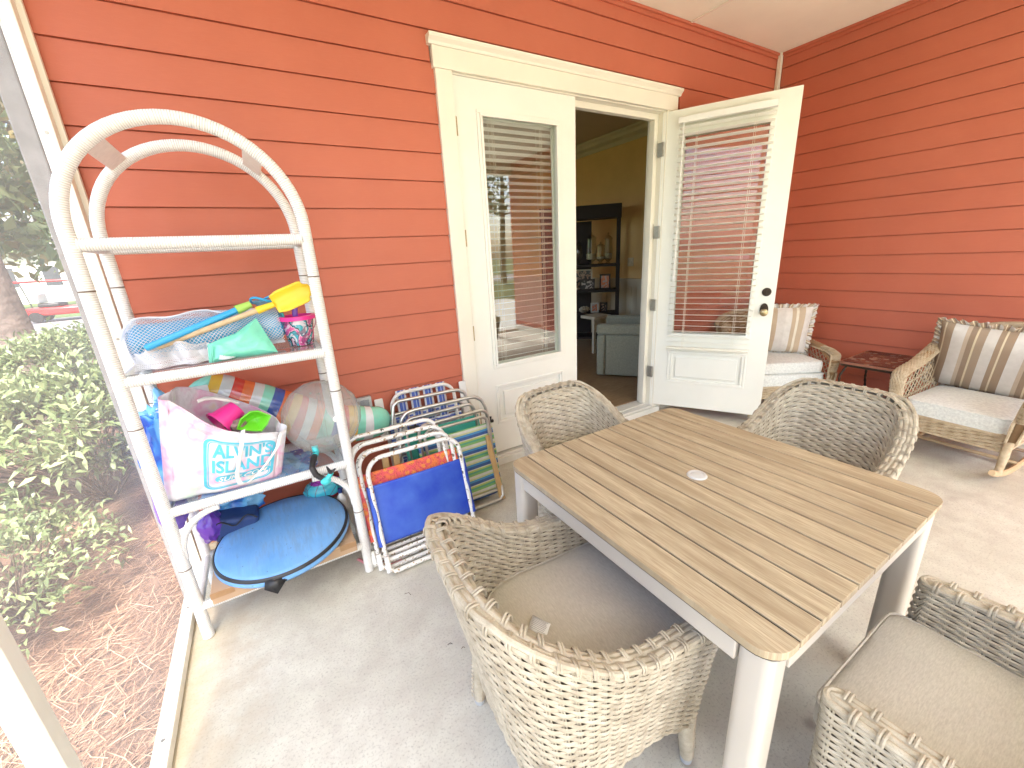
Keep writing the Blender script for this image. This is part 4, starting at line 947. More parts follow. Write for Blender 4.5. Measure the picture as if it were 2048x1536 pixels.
# ------------------------------------------------------------------ bottom tier
TC = TZ[3] + .027
cb = thing('cardboard_box', 'large flat kraft cardboard carton lying on the bottom tier', 'box', (-.12, 2.1, TC))
bx0, bx1, by0, by1, bz = -.418, .170, 1.868, 2.42, .055
mb = MB(); mb.box((bx0, by0, TC - .016), (bx1, by1, TC - .016 + bz)); build('carton', mb, M['kraft'], cb, bev=.003)
mb = MB(); mb.box((bx0 - .001, by0 - .0012, TC + .012), (bx0 + .085, by0 - .0002, TC + .0398)).box((bx1 - .075, by0 - .0012, TC + .010), (bx1 + .001, by0 - .0002, TC + .0398)); build('tape', mb, M['kraftdk'], cb, smooth=False)
mb = MB(); mb.box((bx0 + .003, by0 - .0008, TC + .0268), (bx1 - .003, by0 - .0001, TC + .0282)); build('flap_edge', mb, M['kraftdk'], cb, smooth=False)
zt = TC - .016 + bz + .0006; mb = MB()
for u, v, a, b in ((672, 1083, .014, .010), (686, 1035, .012, .010)): q = at(u, v, z=zt); mb.prism([(x + q.x, y + q.y) for x, y in rrect(-a, a, -b, b, .003, 3)], zt - .0004, zt + .0003)
for u, v in ((676, 1071), (682, 1084), (684, 1070)): q = at(u, v, z=zt); mb.box((q.x - .008, q.y - .0012, zt - .0004), (q.x + .008, q.y + .0012, zt + .0002))
build('printed_mark', mb, M['kraftblk'], cb, smooth=False)
dk = thing('popup_tent_disc', 'round faded blue pop-up tent bag with black piping lying on the carton', 'folded tent', (-.12, 2.08, TC + .06))
DC = V(-.118, 2.070, zt + .004); dR = Matrix.Rotation(radians(5), 3, 'X') @ Matrix.Rotation(radians(-3), 3, 'Y')
mb = MB(); prof = [(0, .002), (.262, .002), (.288, .010), (.298, .024), (.296, .036), (.289, .046), (.284, .054), (.268, .062), (.20, .069), (.10, .072), (0, .0725)]
mb.lathe(prof, DC, 72, dR)
for i, p in enumerate(mb.v):
    q = V(*p); r = (q - DC).length; mb.v[i] = tuple(q + V(0, 0, .0035 * noise.noise(V(q.x * 14, q.y * 5, 0)) * (1 if q.z > DC.z + .02 else 0)))
build('cloth_case', mb, M['diskfab'], dk)
mb = MB(); mb.lathe([(.2935, .040), (.2960, .044), (.2930, .052), (.288, .056), (.284, .054)], DC, 72, dR); build('piping', mb, M['black'], dk)
q = DC + dR @ V(-.06, -.288, .035)
mb = MB(); mb.add([q + V(-.035, .004, .012), q + V(.030, .002, .014), q + V(.040, -.010, -.010), q + V(.002, -.035, -.040), q + V(-.042, -.012, -.014)], [(0, 1, 2, 3, 4)]); mb.add([q + V(.03, 0, .012), q + V(.07, .01, .0), q + V(.04, -.012, -.012)], [(0, 1, 2)]); build('carry_strap', mb, M['black'], dk, solid=.004)
def blob(name, label, cat, c, rad, mat, amp=.3, fr=2.5, seed=1, power=1.0):
    mb = MB(); mb.grid(lump(c, rad, amp, fr, seed, power=power), 44, 28); return tag(build(name, mb, mat, None), label, cat)
q = at(585, 985, y=2.34); blob('vinyl_float', 'crumpled blue and white vinyl float stuffed behind the round tent bag', 'pool float', (q.x - .03, 2.345, .50), (.17, .065, .085), pb, .55, 2.4, 6)
q = at(480, 1035, y=2.36); blob('vinyl_float', 'dark blue dotted vinyl float sagging behind the tent bag on the left', 'pool float', (q.x, 2.36, .40), (.13, .06, .11), pb, .5, 2.2, 12)
def scales():
    t = NT('scale print'); v = t.n('TexVoronoi'); v.inputs['Scale'].default_value = 17; t.l(t.coord(), v.inputs[0]); e = t.n('TexVoronoi', feature='DISTANCE_TO_EDGE'); e.inputs['Scale'].default_value = 17; t.l(t.coord(), e.inputs[0])
    s = t.n('SeparateXYZ'); t.l(t.coord('Object'), s.inputs[0]); k = t.ramp(t.math('ADD', s.outputs[2], .5), [(.42, (.45, .03, .04)), (.47, (.50, .05, .14)), (.475, (.05, .40, .50)), (.535, (.10, .50, .58)), (.54, (.32, .05, .36))], 'CONSTANT')
    t.col(t.mix(t.ramp(e.outputs[0], [(.0, (1, 1, 1)), (.05, (0, 0, 0))]), k, (.10, .03, .08))); t.set(Roughness=.25); return t.m
q = at(650, 975, y=2.30)
o = blob('shell_float', 'scale-patterned red, teal and purple float tucked behind the right end of the tent bag', 'pool float', (0, 0, 0), (.105, .07, .065), scales(), .12, 2, 3); o.location = (q.x, 2.30, q.z)
mb = MB(); q = at(442, 1045, y=2.30); mb.box((-.40, 2.20, .235), (-.22, 2.33, .36), Matrix.Rotation(.2, 3, 'Y')); nb_ = thing('cooler_bag', 'navy blue soft cooler bag half hidden behind the left end of the tent bag', 'cooler', (-.31, 2.26, .235)); build('body', mb, simple('navy nylon', (.02, .05, .17), .6, .2, 10, .4, 20, .004), nb_, bev=.02, bseg=3)
mb = MB(); mb.tube([V(-.40 + .09 * k / 10 * 2, 2.195, .345 + .02 * sin(k)) for k in range(11)], .004, 6); build('zip', mb, M['black'], nb_)
o = blob('purple_float', 'purple vinyl float on the bottom tier behind the left curved brace', 'pool float', (-.41, 2.25, .33), (.055, .07, .085), simple('purple vinyl', (.13, .04, .36), .3, .15, 6, .5, 18, .006, coat=.3), .22, 1.6, 21)
q = at(686, 1010, y=2.2); sb = thing('spray_bottle', 'small dark blue bottle standing at the right end of the bottom tier', 'bottle', (q.x, 2.2, zt))
mb = MB(); mb.lathe([(0, 0), (.022, 0), (.024, .01), (.024, .07), (.010, .09), (.010, .10), (0, .10)], (q.x, 2.2, zt), 20); build('flask', mb, M['whitep'], sb); mb = MB(); mb.lathe([(0, .10), (.012, .10), (.012, .125), (0, .125)], (q.x, 2.2, zt), 16); build('cap', mb, simple('navy cap', (.02, .05, .2), .4), sb)
# ================================================================== FOLDED BEACH CHAIRS
def uframe(w_, h_, r, x0=0, n=8, foot=True):
    P = [(x0, 0), (x0, h_ - r)]
    for k in range(n + 1): a = pi - pi / 2 * k / n; P.append((x0 + r + r * cos(a), h_ - r + r * sin(a)))
    for k in range(n + 1): a = pi / 2 - pi / 2 * k / n; P.append((x0 + w_ - r + r * cos(a), h_ - r + r * sin(a)))
    return P + [(x0 + w_, 0)]
def plane(O, lean, skew=0.0):
    U = V(cos(skew), sin(skew), 0); N = V(-sin(skew), cos(skew), 0); W = (N * lean + V(0, 0, 1)).normalized(); return V(*O), U, W, U.cross(W)
def fold_chair(label, O, lean, w_, h_, rt, mat, sling, slabel=None, skew=0, group=None, extra_rows=2, r=.0115, sling_z=(.17, .43), inset=.0, bottom=True, inner=True):
    O, U, W, N = plane(O, lean, skew); t = thing('beach_chair', label, 'folding chair', O, 0, group)
    L = lambda a, b, d=0: O + U * a + W * b - N * d
    mb = MB(); mb.tube([L(a, b) for a, b in [(0, .006)] + uframe(w_, h_, rt)[1:-1] + [(w_, .006)]], r, 10); build('back_frame', mb, mat, t)
    if inner:
        mb = MB(); mb.tube([L(a, b, -.024) for a, b in [(.022, h_ * .30)] + uframe(w_ - .044, h_ * .94, rt * .8, .022)[1:-1] + [(w_ - .022, h_ * .30)]], r * .92, 10); build('seat_frame', mb, mat, t)
    if bottom:
        mb = MB(); pts = [(.0, .10), (.0, .035), (.025, .012), (w_ - .025, .012), (w_, .035), (w_, .10)]; mb.tube([L(a, b, -.03) for a, b in pts], r, 10); build('foot_bar', mb, mat, t)
        mb = MB(); mb.tube([L(.012, .075, -.018), L(w_ - .012, .075, -.018)], r * .9, 10); build('cross_bar', mb, mat, t)
    if sling is not None:
        z0, z1 = sling_z; mb = MB()
        def f(a, b): return L(-r * .6 + (w_ + r * 1.2) * a, z0 + (z1 - z0) * b, (r + .003) * (1 - .0) - .016 * sin(pi * a) * .6 + .003 * sin(b * 9 + a * 5))
        mb.grid(f, 20, 20, scale=(w_, z1 - z0)); s_ = build('sling', mb, sling, t, solid=.003)
        for e in (0, 1):
            mb = MB(); mb.tube([f(e, b / 10) + N * (r * .9) for b in range(11)], r + .0035, 10, cap=False); build('sling_hem', mb, sling, s_)
            mb = MB(); mb.tube([f(.13 if e == 0 else .87, b / 10) - N * .0025 for b in range(11)], .0014, 4, cap=False); build('stitching', mb, simple('stitch thread', (.03, .07, .34), .8) if 'stitch' not in M else M['stitch'], s_)
    return t, L
M['stitch'] = simple('blue stitch thread', (.015, .04, .32), .8)
GF = 'folded white framed beach chairs nested beside the shelf'
fold_chair('front folded beach chair with plain royal blue sling and chipped white frame', (.292, 1.826, 0), .28, .500, .590, .085, M['whitemetal'], M['royal'], group=GF, sling_z=(.145, .455), inner=False)
fold_chair('second folded beach chair in the white stack, orange floral sling peeking over the blue one', (.262, 1.868, 0), .28, .505, .615, .085, M['whitemetal'], M['floral'], group=GF, sling_z=(.16, .505), inner=False)
fold_chair('third folded beach chair of the white stack, chipped frame without visible sling', (.240, 1.912, 0), .28, .51, .640, .085, M['whitemetal'], None, group=GF, inner=True)
fold_chair('rearmost folded beach chair of the white stack, rust flecks along its top tube', (.220, 1.960, 0), .28, .515, .668, .085, M['whitemetal'], None, group=GF, inner=True)
# green/blue striped chairs with aluminium frames
t, L = fold_chair('folded beach chair with blue and green striped sling and wooden armrest at its right', (.640, 2.075, 0), .20, .455, .600, .05, M['alu'], M['strip'], sling_z=(.045, .51), r=.010, inner=True)
mb = MB(); A_ = [(at(976, 872, y=2.10), .013), (at(983, 905, y=2.085), .018), (at(990, 930, y=2.07), .016), (at(1006, 999, y=2.05), .020)]
vs = []
for p, w_ in A_: vs += [p + V(-w_, 0, 0), p + V(w_, .0, 0), p + V(w_, .018, 0), p + V(-w_, .018, 0)]
mb.add(vs, [(0, 3, 2, 1), (12, 13, 14, 15)] + [(4 * i + k, 4 * i + (k + 1) % 4, 4 * i + 4 + (k + 1) % 4, 4 * i + 4 + k) for i in range(3) for k in range(4)]); build('armrest', mb, M['armwood'], t, bev=.005)
mb = MB(); P = [(801, 940), (801, 862), (803, 838), (812, 826), (828, 820), (935, 796), (950, 794), (963, 800), (971, 815), (982, 872)]
Op, U, W, N = plane((.56, 2.10, 0), .20)
pts = []
for u, v in P: a, b, q = on(Op, U, W, u, v); pts.append(q)
pts, _ = resample(pts, 60); mb.tube(pts, .0105, 10); build('back_frame', mb, M['alu'], t)
for u, v in ((978, 841), (828, 853)):
    mb = MB(); q = on(Op, U, W, u, v)[2]; mb.tube([q + V(-.028, -.012, .004), q + V(.022, -.012, -.004)], .011, 10); mb.tube([q + V(0, -.014, -.02), q + V(.006, -.014, .03)], .007, 8); build('arm_joint', mb, M['black'], t)
t2, L = fold_chair('folded aluminium beach chair with teal sling behind the striped one', (.590, 2.165, 0), .19, .46, .625, .05, M['alu'], M['tealsling'], sling_z=(.06, .545), r=.010, inner=False)
mb = MB(); P = [(785, 850), (786, 812), (795, 803), (900, 782), (915, 780), (928, 785), (945, 815), (955, 850)]
Op, U, W, N = plane((.56, 2.19, 0), .20); pts = [on(Op, U, W, u, v)[2] for u, v in P]; pts, _ = resample(pts, 60); mb.tube(pts, .0105, 10); build('back_frame', mb, M['alu'], t2)
for x in (.40, .46):
    mb = MB(); mb.box((x + .0, 2.09, .10), (x + .035, 2.105, .50), Matrix.Rotation(radians(-9), 3, 'X')); build('armrest', mb, M['armwood'], t2, bev=.004)
# webbed lawn chair leaning on the siding
Op, U, W, N = plane((.48, 2.372, 0), .14); wt = thing('lawn_chair', 'blue and white webbed lawn chair folded against the siding by the door casing', 'folding chair', Op)
Lw = lambda a, b, d=0: Op + U * a + W * b - N * d
for s_, (x0, w_, h_, r) in enumerate(((.095, .42, .73, .085), (.045, .52, .60, .06))):
    mb = MB(); mb.tube([Lw(a, b, .012 * s_) for a, b in uframe(w_, h_, r, x0)], .0115, 10); build('frame_loop', mb, M['whitep'] if s_ == 0 else M['alu'], wt)
for x in (.0, .565):
    mb = MB(); mb.box(tuple(Lw(x, .46, .030)), tuple(Lw(x, .46, .030) + V(.052, .014, .26)), Matrix.Rotation(radians(-7), 3, 'X')); build('armrest', mb, M['whitep'], wt, bev=.012, bseg=3)
for i in range(4):
    x = .165 + i * .088; mb = MB(); mb.grid(lambda a, b, x=x: Lw(x - .032 + .064 * a, .18 + .565 * b, .013 + .004 * (1 if b < .62 and int(b * 16 + i) % 2 else -1)), 2, 40)
    st0 = [list(f) for f in mb.uv]; mb.uv = [[(p[0], p[1]) for p in f] for f in mb.uv]; wb = build('webbing', mb, M['webbing'], wt, solid=.001)
for j in range(6):
    z = .20 + j * .066; mb = MB(); mb.grid(lambda a, b, z=z: Lw(.06 + .49 * b, z + .059 * a, .013 + .004 * (1 if int(b * 6 + j) % 2 else -1)), 2, 40); build('webbing', mb, M['webbing'], wt, solid=.001)
# pink ribbon end under the chairs, outlet, foam pad
mb = MB(); pts = [at(u, v, z=.012) for u, v in ((716, 1118), (735, 1128), (760, 1126), (785, 1120), (800, 1117), (801, 1123), (788, 1127), (770, 1126))]; pts, _ = resample(pts, 30); mb.tube(pts, .009, 8, flat=(.35, 1), up=(0, 0, 1)); tag(build('pink_strap', mb, simple('pink strap', (.72, .30, .34), .5), None), 'pale pink flip flop strap on the floor under the folded chairs', 'strap')
ot = thing('wall_outlet', 'grey weatherproof outlet cover on the siding above the striped float end', 'outlet', at(728, 805, y=WY - .02)); q = at(728, 806, y=WY - .025)
mb = MB(); mb.box((q.x - .040, WY - .035, q.z - .055), (q.x + .045, WY + .0, q.z + .035)); build('cover_plate', mb, simple('grey cover plate', (.50, .52, .52), .4), ot, bev=.005); mb = MB(); mb.box((q.x - .022, WY - .046, q.z - .045), (q.x + .028, WY - .0355, q.z + .022)); build('flip_lid', mb, simple('smoke lid', (.30, .32, .34), .3), ot, bev=.004)
# ================================================================== WICKER ARMCHAIRS
def ruffle_pillow(name, label, c, Rm, w_, h_, th, mat, seed=0):
    t = thing(name, label, 'pillow', c); mb = MB(); c = V(*c)
    def f(a, b, s):
        x, z = 2 * a - 1, 2 * b - 1; e = (1 - abs(x) ** 3.2) * (1 - abs(z) ** 3.2); k = 1 - .05 * (x * x * z * z)
        pin = 1 - .06 * (1 - x * x) * 0 ; q = V(x * w_ / 2 * (1 - .05 * (1 - z * z) * abs(x)), s * th / 2 * max(0, e) ** .55, z * h_ / 2 * (1 - .06 * (1 - x * x) * abs(z)))
        q.y += .010 * noise.noise(V(x * 2 + seed, z * 2, s)) * (e > .01); return c + Rm @ q
    for s in (-1, 1): mb.grid(lambda a, b, s=s: f(a, b, s), 28, 28)
    build('cover', mb, mat, t)
    mb = MB(); P = []; n = 200; vs = []; uv = []
    for i in range(n + 1):
        u = 4 * i / n; k = int(u) % 4; v = u - int(u)
        x, z = ((2 * v - 1, 1), (1, 1 - 2 * v), (1 - 2 * v, -1), (-1, 2 * v - 1))[k]
        p = V(x * w_ / 2 * (1 - .05 * (1 - z * z)), 0, z * h_ / 2 * (1 - .06 * (1 - x * x))); d = V(x, 0, z).normalized() * .036
        g = .011 * sin(i * 1.55) + .004 * sin(i * .7); vs += [c + Rm @ (p * .985), c + Rm @ (p + d * .5 + V(0, g, 0)), c + Rm @ (p + d + V(.003 * sin(i * 2.1), g * 1.5, .003 * sin(i * 2.7)))]; uv += [(i * .06, 0), (i * .06, .5), (i * .06, 1)]
    mb.add(vs, [(3 * i + k, 3 * i + 3 + k, 3 * i + 4 + k, 3 * i + 1 + k) for i in range(n) for k in (0, 1)], uv); build('ruffle', mb, mat, t, solid=.0012); return t
def lattice(mb, fn, nu, nv, r=.0028):
    "open diamond cane lattice on patch fn"
    m = nu + nv
    for s in (1, -1):
        for i in range(-nv, nu + nv + 1):
            pts = []
            for j in range(25):
                b = j / 24; a = (i + s * b * nv) / nu
                if 0 <= a <= 1: pts.append(V(*fn(a, b)))
            if len(pts) > 2: mb.tube(pts, r, 5, cap=False)
    for k in range(1, 3): mb.tube([V(*fn(a / 20, k / 3)) for a in range(21)], r * 1.2, 5, cap=False)
def cane_chair(label, loc, rz, rocker, seat_z=.30):
    "local: x across, y forward (front +y)"
    t = thing('wicker_rocker' if rocker else 'wicker_armchair', label, 'rocking chair' if rocker else 'armchair', loc, rz)
    W_, D = (.52 if rocker else .60), .54; hw = W_ / 2; z = seat_z; ca = [M['cane'], M['caneback']]
    mb = MB(); weave_patch(mb, lambda a, b: (hw - W_ * a, D / 2, z - .10 + .10 * b), W_, .10, p=.06, h=.011); weave_patch(mb, lambda a, b: (-hw, D / 2 - D * a, z - .10 + .10 * b), D, .10, p=.06, h=.011); weave_patch(mb, lambda a, b: (hw, -D / 2 + D * a, z - .10 + .10 * b), D, .10, p=.06, h=.011)
    mb.box((-hw + .01, -D / 2, z - .03), (hw - .01, D / 2 - .01, z - .012)); build('seat_frame', mb, ca, t, world=False)
    mb = MB(); mb.tube([V(-hw, -D / 2, z), V(-hw, D / 2 + .002, z), V(hw, D / 2 + .002, z), V(hw, -D / 2, z)], .012, 8); mb.tube([V(-hw, -D / 2, z - .10), V(-hw, D / 2 + .002, z - .10), V(hw, D / 2 + .002, z - .10), V(hw, -D / 2, z - .10)], .009, 8); build('seat_edge', mb, M['cane'], t, world=False)
    AH = .285
    for s in (-1, 1):
        # rolled arm: wide woven band that curls outward, rising to the back
        pathp = [(.02, D / 2 + .045, z - .02), (.035, D / 2 + .052, z + .12), (.045, D / 2 + .045, z + .20), (.055, D / 2 + .015, z + AH - .02), (.055, D / 2 - .05, z + AH + .005), (.055, D / 2 - .20, z + AH + .025), (.05, -.06, z + AH + .075), (.03, -.20, z + AH + .16), (.0, -D / 2 - .06, z + AH + .26)]
        if not rocker: pathp = [(.01, D / 2 + .035, z - .02), (.02, D / 2 + .04, z + .12), (.03, D / 2 + .04, z + .21), (.04, D / 2 + .02, z + AH - .01), (.04, D / 2 - .06, z + AH + .01), (.04, D / 2 - .20, z + AH + .015), (.04, -.06, z + AH + .02), (.03, -.20, z + AH + .05), (.0, -D / 2 - .06, z + AH + .16)]
        pts = [V(s * (hw + a), b, c) for a, b, c in pathp]; pts, Lp = resample(pts, 60)
        def armf(a, b, pts=pts, s=s):
            i = a * 60; k = min(59, int(i)); p = pts[k].lerp(pts[k + 1], i - k); T = (pts[k + 1] - pts[k]).normalized(); U_ = V(0, 0, 1) if abs(T.z) < .75 else V(0, 1, 0); S_ = V(1, 0, 0); Nn = T.cross(S_).normalized()
            if Nn.z < 0 or (abs(T.z) > .75 and Nn.y < 0): Nn = -Nn
            th = pi * (1.05 - b * 1.1); taper = .6 + .4 * min(1, a * 3); return p + S_ * (.038 * taper * cos(th)) + Nn * (.024 * sin(th) - .006)
        mb = MB(); weave_patch(mb, (lambda a, b: armf(a, b)) if s > 0 else (lambda a, b: armf(a, 1 - b)), Lp, .15, p=.022, h=.010, amp=.0025); build('arm_roll', mb, ca, t, world=False)
        mb = MB(); 
        for bb_ in (0, 1): mb.tube([armf(k / 40, bb_) for k in range(41)], .0075, 6)
        build('arm_edge', mb, M['cane'], t, world=False)
        def side(a, b, s=s, armf=armf):
            y = D / 2 + .01 - (D + .02) * a; top = z + interp([(-.33, AH + .24), (-.20, AH + .15), (-.06, AH + .065), (.07, AH + .015), (.30, AH - .02)], y); x = s * (hw + .004 + .045 * b); return V(x, y, z + .005 + (top - z - .01) * b)
        mb = MB(); lattice(mb, side, 11, 6, .0034); build('lattice_side', mb, M['cane'], t, world=False)
        mb = MB(); zb = .055 if rocker else .003; mb.tube([V(s * (hw + .028), D / 2 + .03, z + .19), V(s * (hw + .006), D / 2 + .012, z), V(s * (hw + .002), D / 2 + .01, z - .12), V(s * (hw), D / 2 + .02, zb)], [.015, .021, .022, .017], 12); 
        build('front_post', mb, M['cane'], t, world=False)
        mb = MB(); mb.tube([V(s * hw, -D / 2, z), V(s * hw, -D / 2 - .03, zb + .02)], .016, 12); build('rear_post', mb, M['cane'], t, world=False)
        if rocker:
            mb = MB(); R0 = 1.05; P = []
            for k in range(41):
                a = radians(-26 + 50 * k / 40); P.append(V(s * (hw + .002), -.02 + R0 * sin(a), .019 + R0 * (1 - cos(a))))
            mb.tube(P, .020, 8, flat=(.95, .75), up=(0, 0, 1)); build('runner', mb, simple('pale bent wood', (.60, .44, .26), .5, .1, 20) if 'bent' not in M else M['bent'], t, world=False)
    if rocker:
        for a, b in ((V(-hw, -.22, .075), V(hw, .20, z - .11)), (V(hw, -.22, .075), V(-hw, .20, z - .11))):
            mb = MB(); mb.tube([a, b], .0105, 8); build('diagonal_brace', mb, simple('dark brace wood', (.20, .13, .08), .6) if 'brace' not in M else M['brace'], t, world=False)
        mb = MB(); mb.tube([V(-hw, -.06, .035), V(hw, -.06, .035)], .0125, 8); build('stretcher', mb, M['bent'], t, world=False)
    # back
    def bk(a, b):
        th = pi * a; x = (hw + .02) * cos(th) * (1 + .05 * b); y = -D / 2 - .02 - .09 * sin(th) - .17 * b; return V(x, y, z + .02 + b * (.40 + .13 * sin(th)))
    mb = MB(); weave_patch(mb, bk, .70, .50, p=.05, h=.014, amp=.003); weave_patch(mb, lambda a, b: bk(1 - a, b) , .70, .50, p=.05, h=.014, amp=.003); build('backrest', mb, ca, t, world=False)
    mb = MB(); mb.tube([bk(k / 40, 1) for k in range(41)], .021, 10); build('back_rim', mb, M['cane'], t, world=False)
    mb = MB(); n = 2 if not rocker else 1
    e1 = cushion(mb, -hw + .012, hw - .012, -D / 2 + .02, D / 2 + .008, z + .008, z + .105, r=.045, bulge=.022); c_ = build('seat_cushion', mb, M['whitecush'], t, world=False)
    mb = MB(); mb.tube(e1, .0045, 6, closed=True); build('piping', mb, M['whitecush'], c_, world=False)
    if not rocker:
        mb = MB(); e1 = cushion(mb, -hw + .02, hw - .02, -D / 2 + .02, D / 2 - .005, z + .118, z + .205, r=.05, bulge=.02); build('upper_cushion', mb, M['whitecush'], t, world=False)
    return t
M['bent'] = simple('pale bent wood', (.60, .44, .26), .5, .1, 20); M['brace'] = simple('dark brace wood', (.20, .13, .08), .6)
RK = cane_chair('tan wicker rocking chair with white cushion at the right edge, back to the side wall', (3.975, .635, 0), radians(85), True, .305)
AC = cane_chair('tan wicker armchair in the far corner behind the open door', (3.90, 1.90, 0), radians(146), False, .30)
Rm = Matrix.Rotation(radians(92), 3, 'Z') @ Matrix.Rotation(radians(-24), 3, 'X') @ Matrix.Rotation(radians(-5), 3, 'Y')
ruffle_pillow('throw_pillow', 'brown and cream striped ruffled pillow on the rocking chair', (4.17, .64, .645), Rm, .58, .54, .18, M['pillow'], 1)
Rm = Matrix.Rotation(radians(128), 3, 'Z') @ Matrix.Rotation(radians(-10), 3, 'X')
ruffle_pillow('throw_pillow', 'pale beige striped ruffled pillow on the corner armchair', (3.95, 1.90, .735), Rm, .44, .44, .15, M['pillow2'], 5)
# mosaic side table with twisted iron legs
st = thing('side_table', 'side table with dark mosaic tile top and twisted iron legs between the wicker chairs', 'side table', (4.17, 1.22, 0))
def mosaic():
    t = NT('mosaic tile'); co = t.coord(); v = t.n('TexVoronoi'); v.inputs['Scale'].default_value = 30; t.l(co, v.inputs[0]); e = t.n('TexVoronoi', feature='DISTANCE_TO_EDGE'); e.inputs['Scale'].default_value = 30; t.l(co, e.inputs[0])
    s = t.n('SeparateColor'); t.l(v.outputs['Color'], s.inputs[0]); n = t.noise(co, 9, 3, .5, 1)
    c = t.ramp(t.math('ADD', t.math('MULTIPLY', s.outputs[0], .75), t.math('MULTIPLY', n, .25)), [(.0, (.018, .010, .010)), (.34, (.05, .014, .012)), (.46, (.40, .27, .20)), (.56, (.02, .010, .012)), (.74, (.30, .14, .06)), (.80, (.04, .014, .014))], 'CONSTANT')
    t.col(t.mix(t.ramp(e.outputs[0], [(.01, (1, 1, 1)), (.03, (0, 0, 0))]), c, (.07, .05, .04))); t.set(Roughness=.22); t.b.inputs['Coat Weight'].default_value = .3; return t.m
TOPZ = .55; Pq = [at(1685, 722, z=TOPZ), at(1735, 699, z=TOPZ), at(1842, 716, z=TOPZ), at(1793, 742, z=TOPZ)]
x0, x1, y0, y1 = 3.90, 4.46, 1.035, 1.405
mb = MB(); mb.prism(rrect(x0, x1, y0, y1, .03, 4), TOPZ - .016, TOPZ); build('frame', mb, simple('terracotta rim', (.30, .13, .08), .5), st, bev=.003)
mb = MB(); mb.prism(rrect(x0 + .018, x1 - .018, y0 + .018, y1 - .018, .014, 3), TOPZ + .0003, TOPZ + .003); build('mosaic_top', mb, mosaic(), st, smooth=False)
mb = MB(); mb.prism(rrect(x0 + .006, x1 - .006, y0 + .006, y1 - .006, .026, 4), TOPZ - .034, TOPZ - .0165); build('iron_rim', mb, M['bronze'], st)
for sx in (-1, 1):
    for sy in (-1, 1):
        mb = MB(); cx, cy = (x0 + x1) / 2, (y0 + y1) / 2; P = [V(cx + sx * .23, cy + sy * .14, TOPZ - .03), V(cx + sx * .262, cy + sy * .165, TOPZ - .12), V(cx + sx * .255, cy + sy * .16, TOPZ - .24), V(cx + sx * .20, cy + sy * .125, .20), V(cx + sx * .185, cy + sy * .115, .10), V(cx + sx * .235, cy + sy * .15, .006)]
        P, _ = resample(P, 70); mb.tube(P, [.0085 * (1 + .22 * sin(k * 1.3)) for k in range(71)], 6); build('leg', mb, M['bronze'], st)
# ================================================================== ROOM BEHIND THE DOORS
FZ = .072; X1r = 5.0
def woodfloor():
    t = NT('interior wood floor'); n = t.noise(t.coord(scale=(2, 14, 1)), 5, 5, .6, .4); t.col(t.ramp(n, [(.3, (.20, .12, .06)), (.6, (.30, .20, .11)), (.75, (.36, .26, .15))])); t.set(Roughness=.45); return t.m
mb = MB(); mb.box((-.44, WY + .161, FZ - .05), (5.6, 8.2, FZ)); struct(build('interior_floor', mb, woodfloor(), smooth=False))
och = simple('ochre wall paint', (.72, .49, .22), .7, .05, 3)
rm = thing('interior_wall', 'ochre painted inside walls of the room seen through the open doorway', 'wall', (5, 5, 0))
mb = MB(); mb.box((X1r, WY + .161, FZ), (X1r + .1, 8.2, 3.2)).box((-.44, 8.1, FZ), (X1r, 8.2, 3.2)).box((-.448, WY + .165, FZ), (-.44, 4.0, 3.2)).box((-.448, 4.0, FZ), (-.44, 7.4, .3)).box((-.448, 4.0, 2.9), (-.44, 7.4, 3.2)).box((-.448, 7.4, FZ), (-.44, 8.1, 3.2)).box((-.43, WY + .1605, FZ), (1.18, WY + .17, 3.1)).box((3.03, WY + .1605, FZ), (X1r, WY + .17, 3.1)); build('plaster', mb, och, rm, smooth=False)  # left wall keeps an unseen opening, added to brighten the room
wp = simple('wainscot paint', (.55, .50, .38), .5, .04, 4)
mb = MB(); mb.box((X1r - .018, 3.0, FZ), (X1r, 8.09, 1.02)); mb.box((X1r - .045, 3.0, 1.02), (X1r, 8.09, 1.06)); mb.box((X1r - .028, 3.0, .94), (X1r - .0185, 8.09, 1.018))
for k in range(44): y = 3.1 + k * .11; mb.box((X1r - .022, y, FZ + .12), (X1r - .0185, y + .012, .938))
mb.box((X1r - .03, 3.0, FZ), (X1r - .0185, 8.09, FZ + .12)); build('wainscot', mb, wp, rm, smooth=False)
mb = MB(); pr = [(0, 3.13), (-.15, 3.13), (-.15, 3.11), (-.11, 3.09), (-.09, 3.05), (-.03, 3.02), (-.02, 2.97), (0, 2.97)]
mb.add([V(X1r + a, y, b) for y in (3.0, 8.09) for a, b in pr], [(i, (i + 1) % 8, 8 + (i + 1) % 8, 8 + i) for i in range(8)]); mb.add([V(x, 8.09 + a, b) for x in (-.4, X1r) for a, b in pr], [(i, 8 + i, 8 + (i + 1) % 8, (i + 1) % 8) for i in range(8)]); build('crown_moulding', mb, wp, rm, smooth=False)
mb = MB(); q = at(1261, 524, x=X1r - .006); mb.box((X1r - .008, q.y - .055, q.z - .062), (X1r - .0005, q.y + .055, q.z + .062)); sw_ = build('switch_plate', mb, simple('ivory switch plate', (.62, .56, .42), .4), rm, bev=.002)
mb = MB(); [mb.box((X1r - .014, q.y + d - .006, q.z - .012), (X1r - .0085, q.y + d + .006, q.z + .012)) for d in (-.024, .024)]; build('toggle', mb, wp, sw_, smooth=False)
mb = MB(); mb.box((-.44, WY + .161, 3.13), (5.1, 8.2, 3.2)); struct(build('interior_ceiling', mb, simple('interior ceiling paint', (.50, .42, .30), .8, .03, 3), smooth=False))
